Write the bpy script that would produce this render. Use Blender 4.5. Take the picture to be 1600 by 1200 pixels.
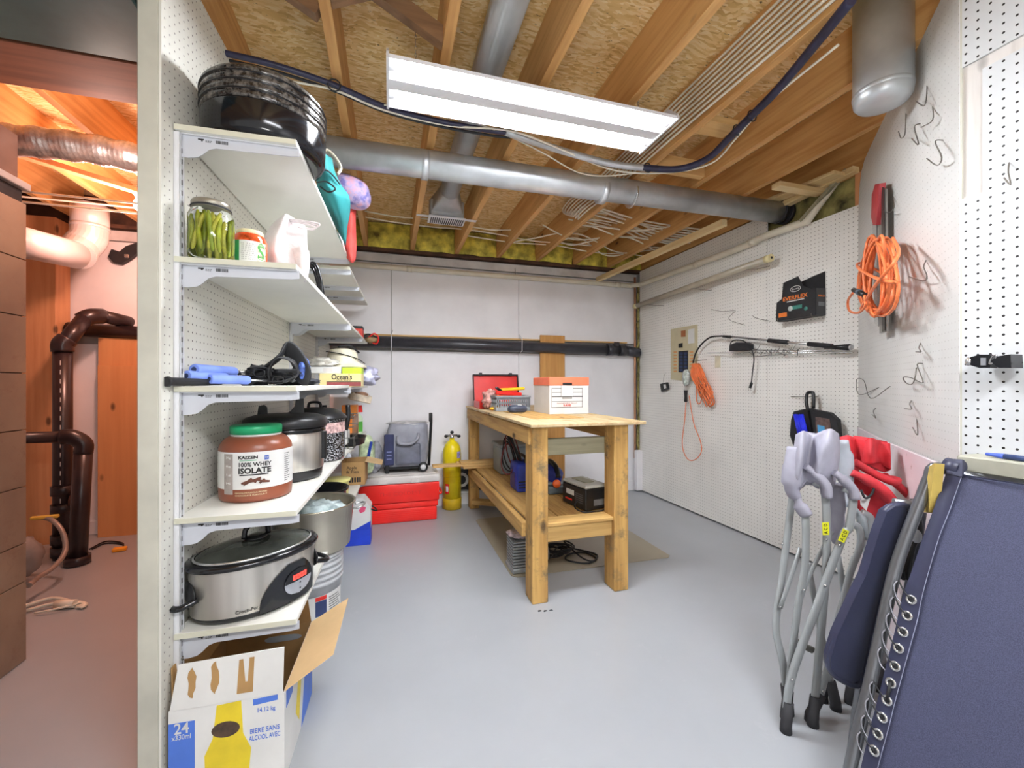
import bpy, bmesh, math, random
from math import sin, cos, pi, radians as R, atan2, sqrt, hypot
from mathutils import Vector as V, Matrix, noise, Euler
for o in list(bpy.data.objects): bpy.data.objects.remove(o, do_unlink=True)
sc = bpy.context.scene
COL = sc.collection
# ---------------------------------------------------------------- camera
F = 650.0; TH = R(16.46); EYE = 1.15
cam = bpy.data.objects.new('camera', bpy.data.cameras.new('camera')); COL.objects.link(cam)
cam.data.sensor_width = 36; cam.data.lens = F/1600*36; cam.data.clip_start = .02
cam.location = (0, 0, EYE); cam.rotation_euler = (R(90), 0, -TH)
sc.camera = cam
# ---------------------------------------------------------------- world, exposure
w = bpy.data.worlds.new('world'); sc.world = w; w.use_nodes = True
w.node_tree.nodes['Background'].inputs[0].default_value = (1, .98, .96, 1)
w.node_tree.nodes['Background'].inputs[1].default_value = .45
vs = sc.view_settings
vs.view_transform = 'Standard'; vs.look = 'None'; vs.gamma = 1; vs.use_curve_mapping = False
vs.exposure = 1.0
TUBE = 72.0          # emission of the fluorescent tubes
def lamp(name, kind, loc, energy, color, size=.1, sy=None, rot=(0, 0, 0)):
    l = bpy.data.lights.new(name, kind); l.energy = energy; l.color = color
    if kind == 'AREA':
        l.size = size
        if sy: l.shape = 'RECTANGLE'; l.size_y = sy
    else: l.shadow_soft_size = size
    o = bpy.data.objects.new(name, l); COL.objects.link(o); o.location = loc; o.rotation_euler = rot
    return o
# added fill lamp overhead behind the camera, under the unseen rear fixture
lamp('rear_fill_lamp', 'AREA', (.55, -.55, 2.27), 7, (.97, .985, 1), 1.2, .5)
# added fill lamp aimed up at the ceiling, like a bounced flash
lamp('bounce_fill', 'AREA', (.05, -.35, 1.45), 8, (1, .99, .97), .35, .35, (R(180-28), 0, -TH))
# the bare bulb of the utility room
lamp('bulb_and_fill_glow', 'POINT', (-1.50, 3.08, 2.12), 21, (1, .52, .42), .05)
lamp('bulb_and_fill_glow', 'POINT', (-1.1, 2.15, 2.1), 5, (1, .62, .52), .08)  # added fill lamp for the utility room, no bulb hangs here

# ---------------------------------------------------------------- back-projection on real planes
FW = V((sin(TH), cos(TH), 0)); RT = V((cos(TH), -sin(TH), 0)); CAM = V((0, 0, EYE))
def ray(u, v): return FW + RT*((u-800)/F) + V((0, 0, (600-v)/F))
def at(u, v, d): return CAM + ray(u, v)*d
def onX(u, v, X): r = ray(u, v); return CAM + r*(X/r.x)
def onY(u, v, Y): r = ray(u, v); return CAM + r*(Y/r.y)
def onZ(u, v, Z): r = ray(u, v); return CAM + r*((Z-EYE)/r.z)
def onP(u, v, P, N): r = ray(u, v); return CAM + r*((P-CAM).dot(N)/r.dot(N))
# ---------------------------------------------------------------- mesh builder
class M:
    def __init__(s): s.v = []; s.f = []; s.sm = []
    def add(s, vs, fs, smooth=False, mtx=None):
        b = len(s.v)
        s.v += [tuple(mtx @ V(p)) if mtx else tuple(p) for p in vs]
        s.f += [tuple(b+i for i in f) for f in fs]; s.sm += [smooth]*len(fs); return s
    def box(s, lo, hi, mtx=None, bev=0, seg=1):
        x0, y0, z0 = lo; x1, y1, z1 = hi
        if bev <= 0:
            return s.add([(x0,y0,z0),(x1,y0,z0),(x1,y1,z0),(x0,y1,z0),(x0,y0,z1),(x1,y0,z1),(x1,y1,z1),(x0,y1,z1)],
                [(0,3,2,1),(4,5,6,7),(0,1,5,4),(1,2,6,5),(2,3,7,6),(3,0,4,7)], False, mtx)
        bm = bmesh.new(); bmesh.ops.create_cube(bm, size=1)
        for q in bm.verts: q.co = V(((x0+x1)/2+q.co.x*(x1-x0), (y0+y1)/2+q.co.y*(y1-y0), (z0+z1)/2+q.co.z*(z1-z0)))
        bmesh.ops.bevel(bm, geom=bm.edges[:], offset=bev, segments=seg, profile=.5, affect='EDGES')
        bm.verts.index_update()
        s.add([q.co[:] for q in bm.verts], [[q.index for q in f.verts] for f in bm.faces], seg > 1, mtx); bm.free(); return s
    def cb(s, c, size, rot=None, bev=0, seg=1):
        h = V(size)/2; m = Matrix.Translation(V(c))
        if rot is not None: m = m @ (Euler(rot).to_matrix().to_4x4() if not isinstance(rot, Matrix) else rot.to_4x4())
        return s.box(-h, h, m, bev, seg)
    def grid(s, rows, cu=False, cv=False, smooth=True, mtx=None):
        n, m = len(rows), len(rows[0]); vs = [p for r in rows for p in r]; fs = []
        for i in range(n if cu else n-1):
            for j in range(m if cv else m-1):
                a, b = i*m+j, i*m+(j+1) % m; c, d = ((i+1) % n)*m+(j+1) % m, ((i+1) % n)*m+j
                fs.append((a, b, c, d))
        return s.add(vs, fs, smooth, mtx)
    def tube(s, path, r, n=8, closed=False, smooth=True, flat=None, up=None):
        P = [V(p) for p in path]; N = len(P); rr = r if isinstance(r, (list, tuple)) else [r]*N
        rows = []; prev = None
        for i, p in enumerate(P):
            if closed: t = P[(i+1) % N]-P[i-1]
            else: t = P[min(i+1, N-1)]-P[max(i-1, 0)]
            if t.length < 1e-9: t = V((0, 0, 1))
            t.normalize()
            if prev is None:
                a = V(up) if up is not None else (V((0, 0, 1)) if abs(t.z) < .9 else V((1, 0, 0)))
                x = t.cross(a).normalized()
            else:
                x = prev - t*prev.dot(t)
                x = x.normalized() if x.length > 1e-6 else t.orthogonal().normalized()
            prev = x; y = t.cross(x)
            fx, fy = flat if flat else (1, 1)
            rows.append([p + x*(cos(2*pi*k/n+pi/n)*rr[i]*fx) + y*(sin(2*pi*k/n+pi/n)*rr[i]*fy) for k in range(n)])
        b = len(s.v); s.grid(rows, closed, True, smooth)
        if not closed:
            s.f += [tuple(b+k for k in range(n-1, -1, -1)), tuple(b+(N-1)*n+k for k in range(n))]; s.sm += [False]*2
        return s
    def lathe(s, prof, n=32, c=(0, 0, 0), sx=1, sy=1, mtx=None, capb=True, capt=True, smooth=True, a0=0, a1=2*pi):
        full = abs(a1-a0-2*pi) < 1e-6; k = n if full else n+1
        rows = [[(c[0]+r*sx*cos(a0+(a1-a0)*j/n), c[1]+r*sy*sin(a0+(a1-a0)*j/n), c[2]+z) for j in range(k)] for r, z in prof]
        b = len(s.v); s.grid(rows, False, full, smooth, mtx)
        if full:
            if capb and prof[0][0] > 1e-4: s.f.append(tuple(b+j for j in range(n-1, -1, -1))); s.sm.append(False)
            if capt and prof[-1][0] > 1e-4: s.f.append(tuple(b+(len(prof)-1)*n+j for j in range(n))); s.sm.append(False)
        return s
    def prism(s, poly, h, mtx=None, smooth=False):
        """polygon in local xy, extruded along local z from 0 to h"""
        n = len(poly); h0, h1 = h if isinstance(h, tuple) else (0, h)
        vs = [(x, y, h0) for x, y in poly]+[(x, y, h1) for x, y in poly]
        b = len(s.v)
        s.add(vs, [tuple(range(n-1, -1, -1)), tuple(range(n, 2*n))], False, mtx)
        s.f += [(b+i, b+(i+1) % n, b+n+(i+1) % n, b+n+i) for i in range(n)]; s.sm += [smooth]*n
        return s
    def blob(s, c, rad, amp=.15, fq=1.6, seed=0, nu=24, nv=14, mtx=None, flatz=None, sq=1.0):
        rows = []
        for i in range(nv+1):
            th = pi*i/nv; row = []
            for j in range(nu):
                ph = 2*pi*j/nu
                d = V((sin(th)*cos(ph), sin(th)*sin(ph), cos(th)))
                e = V([math.copysign(abs(q)**sq, q) for q in d])
                q_ = d*(fq*.36); k = 1+amp*.8*noise.noise(q_+V((seed*7.3, seed*1.7, seed)))+amp*.55*(.5-abs(noise.noise(q_*2.3+V((seed, 3.1, seed*2.2))))*2)
                p = V((c[0]+e.x*rad[0]*k, c[1]+e.y*rad[1]*k, c[2]+e.z*rad[2]*k))
                if flatz is not None: p.z = max(p.z, flatz)
                row.append(p)
            rows.append(row)
        return s.grid(rows, False, True, True, mtx)
    def build(s, name, mat, parent=None, loc=None, kind=None):
        me = bpy.data.meshes.new(name)
        off = V(loc) if loc is not None else V((0, 0, 0))
        me.from_pydata([tuple(V(p)-off) for p in s.v], [], s.f)
        me.polygons.foreach_set('use_smooth', s.sm)
        me.materials.append(mat); me.update()
        bm = bmesh.new(); bm.from_mesh(me); bmesh.ops.recalc_face_normals(bm, faces=bm.faces); bm.to_mesh(me); bm.free()
        o = bpy.data.objects.new(name, me); COL.objects.link(o); o.location = off
        if parent: o.parent = parent
        if kind: o['kind'] = kind
        return o
def tag(o, label, cat, group=None):
    o['label'] = label; o['category'] = cat
    if group: o['group'] = group
    return o
def thing(name, label, cat, loc=(0, 0, 0), rz=0, group=None, rot=None):
    o = bpy.data.objects.new(name, None); COL.objects.link(o); o.empty_display_size = .05
    o.location = loc; o.rotation_euler = rot if rot else (0, 0, rz)
    return tag(o, label, cat, group)
def struct(name, loc=(0, 0, 0), rz=0):
    o = bpy.data.objects.new(name, None); COL.objects.link(o); o.location = loc; o.rotation_euler = (0, 0, rz); o['kind'] = 'structure'; return o
def part(name, src, parent, mtx=None):       # copy sharing mesh data
    c = src.copy(); COL.objects.link(c); c.parent = parent
    if mtx is not None: c.matrix_basis = mtx
    return c
def copy_tree(o, parent=None):
    c = o.copy(); COL.objects.link(c); c.parent = parent
    for ch in [q for q in bpy.data.objects if q.parent == o]: copy_tree(ch, c)
    return c
def T(x, y, z): return Matrix.Translation((x, y, z))
def basis(o, x, y, z=None):
    x = V(x).normalized(); y = V(y); y = (y-x*y.dot(x)).normalized(); z = x.cross(y)
    m = Matrix((x, y, z)).transposed().to_4x4(); m.translation = V(o); return m
def text(body, h, mat, parent, mtx, name='lettering', wid=None, bold=0, ex=.0004, align='CENTER'):
    cu = bpy.data.curves.new('t', 'FONT'); cu.body = body; cu.size = 1; cu.align_x = align; cu.align_y = 'CENTER'
    cu.extrude = ex/h; cu.offset = bold; cu.resolution_u = 3
    t = bpy.data.objects.new('t', cu); COL.objects.link(t)
    bpy.context.view_layer.update()
    me = bpy.data.meshes.new_from_object(t.evaluated_get(bpy.context.evaluated_depsgraph_get()))
    bpy.data.objects.remove(t, do_unlink=True)
    xs = [q.co.x for q in me.vertices]; wd = max(xs)-min(xs)
    sx = (wid/wd) if wid else h/.72; sy = h/.72
    for q in me.vertices: q.co = V((q.co.x*sx, q.co.y*sy, q.co.z*h))
    me.materials.clear(); me.materials.append(mat)
    o = bpy.data.objects.new(name, me); COL.objects.link(o); o.parent = parent; o.matrix_basis = mtx
    return o
def spline(pts, n=8, closed=False):
    P = [V(p) for p in pts]; N = len(P); out = []
    for i in range(N if closed else N-1):
        p0 = P[i-1] if (i > 0 or closed) else P[0]*2-P[1]
        p1, p2 = P[i], P[(i+1) % N]
        p3 = P[(i+2) % N] if (closed or i+2 < N) else P[-1]*2-P[-2]
        for k in range(n):
            t = k/n
            out.append(.5*((2*p1)+(p2-p0)*t+(2*p0-5*p1+4*p2-p3)*t*t+(3*p1-p0-3*p2+p3)*t**3))
    if not closed: out.append(P[-1])
    return out
# ---------------------------------------------------------------- materials
def lin(c):
    if isinstance(c, str): c = [int(c[i:i+2], 16)/255 for i in (0, 2, 4)]
    return tuple(x/12.92 if x <= .04045 else ((x+.055)/1.055)**2.4 for x in c)+(1,)
class NT:
    def __init__(s, name):
        s.m = bpy.data.materials.new(name); s.m.use_nodes = True; s.t = s.m.node_tree; s.b = s.t.nodes['Principled BSDF']
        s.tc = None
    def n(s, typ, **kw):
        q = s.t.nodes.new(typ)
        for k, v in kw.items():
            if hasattr(q, k): setattr(q, k, v)
        return q
    def l(s, a, b): s.t.links.new(a, b)
    def coord(s, scale=(1, 1, 1), rot=(0, 0, 0)):
        if not s.tc: s.tc = s.n('ShaderNodeTexCoord')
        mp = s.n('ShaderNodeMapping'); s.l(s.tc.outputs['Object'], mp.inputs[0])
        mp.inputs['Scale'].default_value = scale; mp.inputs['Rotation'].default_value = rot
        return mp.outputs[0]
    def noise(s, scale, detail=4, co=None, rough=.55):
        q = s.n('ShaderNodeTexNoise'); q.inputs['Scale'].default_value = scale; q.inputs['Detail'].default_value = detail
        q.inputs['Roughness'].default_value = rough
        s.l(co if co is not None else s.coord(), q.inputs['Vector']); return q.outputs['Fac']
    def ramp(s, fac, stops):
        q = s.n('ShaderNodeValToRGB'); s.l(fac, q.inputs[0]); e = q.color_ramp.elements
        while len(e) < len(stops): e.new(.5)
        for i, (p, c) in enumerate(stops):
            e[i].position = p; e[i].color = lin(c) if not isinstance(c, (int, float)) else (c, c, c, 1)
        return q.outputs[0]
    def mix(s, fac, a, b, typ='MIX'):
        q = s.n('ShaderNodeMix'); q.data_type = 'RGBA'; q.blend_type = typ
        for sock, val in ((0, fac), (6, a), (7, b)):
            if isinstance(val, (int, float)): q.inputs[sock].default_value = val
            elif isinstance(val, (tuple, str, list)): q.inputs[sock].default_value = lin(val)
            else: s.l(val, q.inputs[sock])
        return q.outputs[2]
    def math(s, op, a, b=None):
        q = s.n('ShaderNodeMath'); q.operation = op
        for i, val in enumerate((a, b)):
            if val is None: continue
            if isinstance(val, (int, float)): q.inputs[i].default_value = val
            else: s.l(val, q.inputs[i])
        return q.outputs[0]
    def base(s, c): s.l(c, s.b.inputs['Base Color'])
    def bump(s, h, strength=.3, dist=.002):
        q = s.n('ShaderNodeBump'); q.inputs['Strength'].default_value = strength; q.inputs['Distance'].default_value = dist
        s.l(h, q.inputs['Height']); s.l(q.outputs[0], s.b.inputs['Normal'])
    def p(s, rough=.5, metal=0, **kw):
        s.b.inputs['Roughness'].default_value = rough; s.b.inputs['Metallic'].default_value = metal
        for k, v in kw.items(): s.b.inputs[k.replace('_', ' ')].default_value = v
        return s.m
def mat(name, c, rough=.5, metal=0, var=.06, fq=12, bump=0, bs=80, **kw):
    t = NT(name); n = t.noise(fq)
    c0 = [int(c[i:i+2], 16)/255 for i in (0, 2, 4)]
    lo = [max(0, x*(1-var)) for x in c0]; hi = [min(1, x*(1+var)) for x in c0]
    t.base(t.ramp(n, [(.3, lo), (.7, hi)]))
    if bump: t.bump(t.noise(bs), bump, .002)
    return t.p(rough, metal, **kw)
def wood(name, dark, light, ax=1, knots=True, rough=.65, sc_=1.0, dirt=None):
    t = NT(name); s = [38*sc_]*3; s[ax] = 2.2*sc_
    n = t.noise(1, 5, t.coord(tuple(s))); c = t.ramp(n, [(.3, dark), (.62, light)])
    s2 = [7*sc_]*3; s2[ax] = .9*sc_
    c = t.mix(.35, c, t.ramp(t.noise(1, 3, t.coord(tuple(s2))), [(.35, dark), (.65, light)]))
    if knots:
        vo = t.n('ShaderNodeTexVoronoi'); s3 = [5.5]*3; s3[ax] = 2.6; t.l(t.coord(tuple(s3)), vo.inputs['Vector']); vo.inputs['Scale'].default_value = 1
        k = t.ramp(vo.outputs['Distance'], [(.05, 1.0), (.11, 0.0)]); d = [int(dark[i:i+2], 16)/255*.55 for i in (0, 2, 4)]
        c = t.mix(k, c, tuple(d))
    if dirt: c = t.mix(t.ramp(t.noise(9, 6, None, .7), [(.52, 0.0), (.68, 1.0)]), c, dirt)
    t.base(c); t.bump(n, .25, .001); return t.p(rough)
def pegboard(name, c, ax, hole='3c3a36', r=.115, tint=.03):
    """ax: the two local axes that the holes run along"""
    t = NT(name); co = t.coord((1/.0254,)*3); sp = t.n('ShaderNodeSeparateXYZ'); t.l(co, sp.inputs[0])
    ds = []
    for a in ax:
        f = t.math('FRACT', sp.outputs[a]); f = t.math('SUBTRACT', f, .5); ds.append(t.math('MULTIPLY', f, f))
    d = t.math('SQRT', t.math('ADD', ds[0], ds[1]))
    h = t.math('LESS_THAN', d, r)
    c0 = [int(c[i:i+2], 16)/255 for i in (0, 2, 4)]
    bc = t.ramp(t.noise(2.5, 6), [(.3, [x*(1-tint) for x in c0]), (.7, [min(1, x*(1+tint)) for x in c0])])
    t.base(t.mix(h, bc, hole)); t.bump(t.math('SUBTRACT', 1.0, h), .4, .002); return t.p(.45)
def glow(name, c, strength):
    t = NT(name); t.b.inputs['Emission Color'].default_value = lin(c); t.b.inputs['Emission Strength'].default_value = strength
    t.b.inputs['Base Color'].default_value = lin(c); return t.p(.5)
def glass(name, c='eef4f2', rough=.03, a=1.0, ior=1.3):
    t = NT(name); t.b.inputs['Base Color'].default_value = lin(c); t.b.inputs['Transmission Weight'].default_value = a
    t.b.inputs['IOR'].default_value = ior; return t.p(rough)

# floor paint: light grey, slight blotches and scuffs
t = NT('grey_floor_paint'); c = t.ramp(t.noise(1.3, 6), [(.3, '9fa3a7'), (.7, 'a9adb1')])
c = t.mix(t.ramp(t.noise(38, 8, None, .75), [(.70, 0.0), (.76, 1.0)]), c, '8d8a86')
c = t.mix(t.ramp(t.noise(3, 9, None, .8), [(.60, 0.0), (.72, .5)]), c, 'b4b6b8')
t.base(c); t.bump(t.noise(26, 4), .08, .002); FLOOR = t.p(.32)
# oriented strand board
t = NT('strand_board'); vo = t.n('ShaderNodeTexVoronoi'); vo.inputs['Scale'].default_value = 1
nz = t.noise(5, 3); mpv = t.coord((34, 110, 60))
ad = t.n('ShaderNodeVectorMath'); ad.operation = 'ADD'; t.l(mpv, ad.inputs[0]); cx = t.n('ShaderNodeCombineXYZ')
t.l(t.math('MULTIPLY', nz, 6.0), cx.inputs[0]); t.l(t.math('MULTIPLY', nz, 9.0), cx.inputs[1]); t.l(cx.outputs[0], ad.inputs[1])
t.l(ad.outputs[0], vo.inputs['Vector'])
sp = t.n('ShaderNodeSeparateColor'); t.l(vo.outputs['Color'], sp.inputs[0])
c = t.ramp(sp.outputs[0], [(0, 'c8a060'), (.25, 'dcb878'), (.6, 'eacb90'), (1, 'f2dcae')])
c = t.mix(t.ramp(t.noise(1, 4, t.coord((34, 95, 50)), .6), [(.655, 0.0), (.69, .9)]), c, '3d2c17')
t.base(c); t.bump(vo.outputs['Distance'], .3, .002); OSB = t.p(.7)
PINE = wood('joist_timber', 'b68246', 'dcae70', 1, True)
PINE_L = wood('pale_timber', 'd6b47a', 'efd9a8', 1, False)
PINE_X = wood('pale_timber_crosswise', 'c79a5c', 'e0bc80', 0, False)
BENCH_Z = wood('rough_fir_upright', '9a6f34', 'd6ac66', 2, True, .75, 1, '7d6a4a')
BENCH_Y = wood('rough_fir_long', '9c7238', 'd9b06c', 1, True, .75)
BENCH_X = wood('rough_fir_cross', 'a67c40', 'dcb672', 0, True, .75)
GREYWOOD = wood('weathered_grey_wood', '7f7a62', 'a39d82', 0, True, .8)
PLYB = wood('bench_plywood', 'b59b70', 'd6c298', 1, True, .7, .7, 'b5895a')
OAK = wood('oak_panel', 'b07a3a', 'cf9c58', 2, False, .5, 1.3)
ORPLY = wood('orange_plywood', 'c98a55', 'd99b64', 2, True, .6, .5)
STUDO = wood('warm_stud', 'c98c5c', 'dca271', 2, True, .6)
WHITEP = mat('white_wall_paint', 'ecebed', .6, 0, .025, 3, .1, 30)
WHITE2 = mat('white_shelf_melamine', 'e4e4dc', .42, 0, .02, 4)
WEDGE = mat('shelf_edge', 'cfcebb', .5, 0, .04, 6)
BRKM = mat('bracket_enamel', 'c3c6cd', .4, 0, .02, 5)
METW = mat('white_enamelled_metal', 'dcdde0', .35, 0, .02, 5)
POSTM = mat('cream_painted_post', 'c3c2b4', .5, 0, .07, 5, .1, 20)
PEGX = pegboard('pegboard_white', 'efeee8', (1, 2), '8f8c84')
PEGL = pegboard('pegboard_cream', 'dfded4', (1, 2), '6a675f', .105)
PEGD = pegboard('pegboard_pale', 'd8d8d4', (0, 2), 'aeaca6', .09)
PEGN = pegboard('pegboard_close', 'cdd0d1', (1, 2), '1d1c1a', .125)
GALV = mat('galvanised_steel', 'b9bdc0', .42, .55, .10, 5, .12, 14)
GALV2 = mat('zinc_grey_duct', 'c3c9cc', .38, .45, .10, 4, .12, 9)
FOIL = mat('crinkled_foil', 'c9c4c0', .3, .85, .2, 20, 1.0, 60)
STEEL = NT('brushed_steel'); s_ = STEEL; c = s_.ramp(s_.noise(1, 3, s_.coord((9, 9, .6))), [(.3, 'a9a59d'), (.5, 'd8d4cc'), (.7, '8f8b84')]); s_.base(c); STEEL = s_.p(.3, .75)
CHROME = mat('bright_metal', 'c9cbcc', .25, .85, .05, 10)
WIRE = mat('zinc_hook_wire', '77736c', .35, .6, .1, 10)
BLK = mat('black_plastic', '17181a', .38, 0, .15, 20)
BLKM = mat('matt_black', '202124', .65, 0, .15, 25)
BLKG = mat('glossy_black', '141519', .14, 0, .1, 8)
RUB = mat('rubber_foot', '2d2d31', .7)
ABS = mat('abs_drain_pipe', '35353b', .32, 0, .18, 7, .08, 20)
BEIGEP = mat('beige_pipe', 'ddd7c4', .45, 0, .05, 5)
NM = mat('cream_cable', 'e2dcca', .5, 0, .06, 6)
NAVYC = mat('navy_cable_wrap', '2a2b45', .45, 0, .2, 20)
YINS = mat('yellow_glass_wool', 'b8a548', .9, 0, .45, 9, 1.0, 30)
DINS = mat('dirty_glass_wool', '7a7448', .9, 0, .5, 9, 1.0, 30)
DARKW = mat('dark_sill_timber', '50382a', .8, 0, .3, 9)
CARD = mat('cardboard_brown', 'b18b58', .75, 0, .06, 8)
CARDI = mat('cardboard_inside', '8d6b40', .8, 0, .08, 8)
CARDT = mat('cardboard_tan', 'd3b283', .75, 0, .04, 6)
WPRINT = mat('white_print', 'dadad7', .5, 0, .02)
BPRINT = mat('black_print', '1b1a1a', .6)
RED = mat('red_plastic', 'dd2a22', .35, 0, .05, 8)
BLUEF = mat('blue_foam', '7892e0', .6, 0, .08, 10, .3, 90)
ORANGE = mat('orange_cord_rubber', 'e87c46', .42, 0, .08, 15)
YEL = mat('yellow_paint', 'ecd51a', .3, 0, .05, 6)
COPPER = mat('copper_pipe', 'c58f6d', .4, .4, .12, 8)
# ================================================================ SETTING
XR = 2.6; YB = 3.96; ZC = 2.38; ZO = 2.615
fl = M().box((-3.3, -2.3, -.05), (3.0, 4.1, 0)).build('floor', FLOOR, kind='structure')
ce = struct('ceiling')
for i, (x0, x1) in enumerate(((-3.3, -2.0), (-2.0, -.78), (-.78, .44), (.44, 1.66), (1.66, 3.0))):
    for y0, y1 in ((-2.3, .15), (.154, 2.59), (2.594, 4.1)):
        M().box((x0+.002, y0, ZO), (x1-.002, y1, ZO+.018)).build('strand_board_sheet', OSB, ce)
js = M().box((-.019, -2.3, ZC), (.019, 3.93, ZO), bev=.002)
j0 = None
for x in (-3.05, -2.64, -2.23, -1.82, -1.41, -1.0, -.605, -.2, .205, .612, 1.02, 1.42, 1.83, 2.225, 2.63):
    if j0 is None: j0 = js.build('floor_joist', PINE, ce); j = j0
    else: j = part('floor_joist', j0, ce)
    j.location = (x, 0, 0)
# rim boards, dark sill and glass wool packed between the joist ends
M().box((-3.3, 4.03, ZC), (3.0, 4.07, ZO)).build('rim_board', DARKW, ce)
M().box((-3.3, 3.93, ZC-.028), (2.62, 4.06, ZC-.001)).build('sill_plate', DARKW, ce)
xs = (-.605, -.2, .205, .612, 1.02, 1.42, 1.83, 2.225, 2.63)
for i in range(len(xs)-1):
    x0, x1 = xs[i]+.02, xs[i+1]-.02
    rows = []
    for a in range(13):
        row = []
        for b in range(9):
            x = x0+(x1-x0)*a/12; z = ZC+(ZO-ZC)*b/8*.96
            row.append((x, 3.93-.035*sin(pi*a/12)*sin(pi*min(1, b/8+.1))-.03*noise.noise(V((x*9, z*11, i*3))), z))
        rows.append(row)
    M().grid(rows).build('insulation_batt', YINS, ce)
# diagonal bridging between two joists near the strip light, and a block
for (p, q) in (((-.19, 1.45, ZC+.02), (.195, 1.45, ZO-.02)), ((-.19, 1.52, ZO-.02), (.195, 1.52, ZC+.02)), ((-.59, 1.45, ZC+.02), (-.22, 1.45, ZO-.02)), ((-.59, 1.52, ZO-.02), (-.22, 1.52, ZC+.02))):
    p, q = V(p), V(q); mt = basis(p, q-p, (0, 1, 0))
    M().box((0, -.019, -.03), ((q-p).length, .019, .03), mt).build('cross_brace', wood('brace', '6a4e36', '8f6c4b', 0, False) if 'brace' not in bpy.data.materials else bpy.data.materials['brace'], ce)
M().box((1.44, 1.60, ZC-.0), (1.60, 1.70, ZC+.03)).build('blocking', PINE_X, ce)
M().box((1.44, 2.06, ZC+.01), (1.81, 2.10, ZC+.10)).build('blocking', PINE_X, ce)

# back wall: painted boards with seams, in two tiers about the drain pipe's recess
wb = struct('wall_back')
xs = [-3.3, -2.75, -1.65, -.62, .02, 1.24, 2.58]
for i in range(len(xs)-1):
    M().box((xs[i]+.002, YB, .1), (xs[i+1]-.002, YB+.03, 1.455)).build('wall_panel', WHITEP, wb)
    M().box((xs[i]+.002, YB, 1.585), (xs[i+1]-.002, YB+.03, 2.25)).build('wall_panel', WHITEP, wb)
GREYP = mat('recess_grey', 'a9a7a4', .7, 0, .08, 5)
M().box((-3.3, YB+.03, 0), (2.75, YB+.06, ZC-.03)).build('recess_backing', GREYP, wb)
M().box((-3.3, YB-.005, 2.262), (2.58, YB+.03, 2.335)).build('top_rail', mat('chipped_white_rail', 'cfcdcb', .7, 0, .12, 4), wb)
M().box((-3.3, YB-.014, 0), (2.6, YB, .105), bev=.003).build('baseboard', WHITEP, wb)
M().box((-.62, YB-.03, 1.585), (2.45, YB, 1.60)).build('ledge_strip', PINE_X, wb)

# pegboard wall on the bench side
wr = struct('wall_right')
for y0, y1 in ((2.34, 3.50), (1.735, 2.338), (3.502, 3.925)):
    M().box((XR, y0, .012), (XR+.006, y1, 2.185 if y1 < 3 else 2.365)).build('pegboard_sheet', PEGX, wr)
M().box((XR+.09, 1.4, 0), (XR+.12, 4.1, ZO)).build('foundation_boarding', DARKW, wr)
for k, (y0, y1) in enumerate(((1.76, 2.4), (2.4, 3.1), (3.1, 3.9))):
    rows = [[(XR+.05-.03*noise.noise(V((y*6, z*9, 4))), y0+(y1-y0)*a/10, z) for b in range(7) for z in [2.17+.42*b/6] for y in [y0+(y1-y0)*a/10]] for a in range(11)]
    M().grid(rows).build('insulation_batt', DINS, wr)
M().box((XR+.006, 1.72, 0), (XR+.09, 1.76, ZO-.24)).build('stud', STUDO, wr)
M().box((XR-.004, 3.925, 0), (XR+.05, 3.965, 2.25)).build('corner_gap', mat('corner_wool', '6c6440', .9, 0, .5, 12, 1, 40), wr)
# warped pegboard sheet across the corner
A = V((2.6, 1.732, 0)); B = V((1.587, .785, 0)); LD = (B-A).length; DD = (B-A).normalized(); DN = V((-DD.y, DD.x, 0))
if DN.dot(V((0, 0, 0))-A) < 0: DN = -DN
wd = struct('wall_diagonal', A, atan2(DD.y, DD.x))
poly = [(0.0, .60), (LD, .60), (LD, 2.375), (.30, 2.375), (.16, 2.37), (.08, 2.34), (.035, 2.28), (.01, 2.2), (0, 2.1)]
sgn = 1 if (Matrix.Rotation(atan2(DD.y, DD.x), 3, 'Z') @ V((0, 1, 0))).dot(DN) > 0 else -1
M().prism(poly, (0, .005), basis((0, 0, 0), (1, 0, 0), (0, 0, 1))).build('pegboard_sheet', PEGD, wd)
M().box((0, -.004, .02), (LD, .004, .60)).build('lower_board', WHITEP, wd)
def dg(u, v, off=0): return onP(u, v, A+DN*off, DN)
# close pegboard wall beside the photographer, with an L of bare board where the sheet is cut away
XN = 1.585
wn = struct('wall_near')
yk = onX(1535, 112, XN).y
M().prism([(-2.3, 0), (.783, 0), (.783, 1.683), (yk, 1.683), (yk, 2.028), (-2.3, 2.028)], (0, .006), basis((XN, 0, 0), (0, 1, 0), (0, 0, 1))).build('pegboard_sheet', PEGN, wn)
M().prism([(-2.3, 2.062), (.783, 2.062), (.783, ZC), (-2.3, ZC)], (0, .006), basis((XN, 0, 0), (0, 1, 0), (0, 0, 1))).build('pegboard_sheet', PEGN, wn)
WASH = wood('whitewashed_board', 'b5aea6', 'dcd8d3', 2, True, .7, .8)
M().box((XN+.006, .70, 1.6), (XN+.03, .790, 2.1)).build('backing_board', WASH, wn)
M().box((XN+.006, -2.3, 2.0), (XN+.03, .70, 2.1)).build('backing_board', WASH, wn)
M().box((XN+.0, .783, .6), (XN+.03, .790, ZC)).build('corner_strip', POSTM, wn)
M().box((XN+.03, -2.3, 0), (XN+.06, .75, ZC)).build('wall_backing', WHITEP, wn)
# room end behind the photographer and beyond
M().box((-3.33, -2.3, 0), (-3.3, 4.1, ZO)).build('wall_left', WHITEP, kind='structure')

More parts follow.
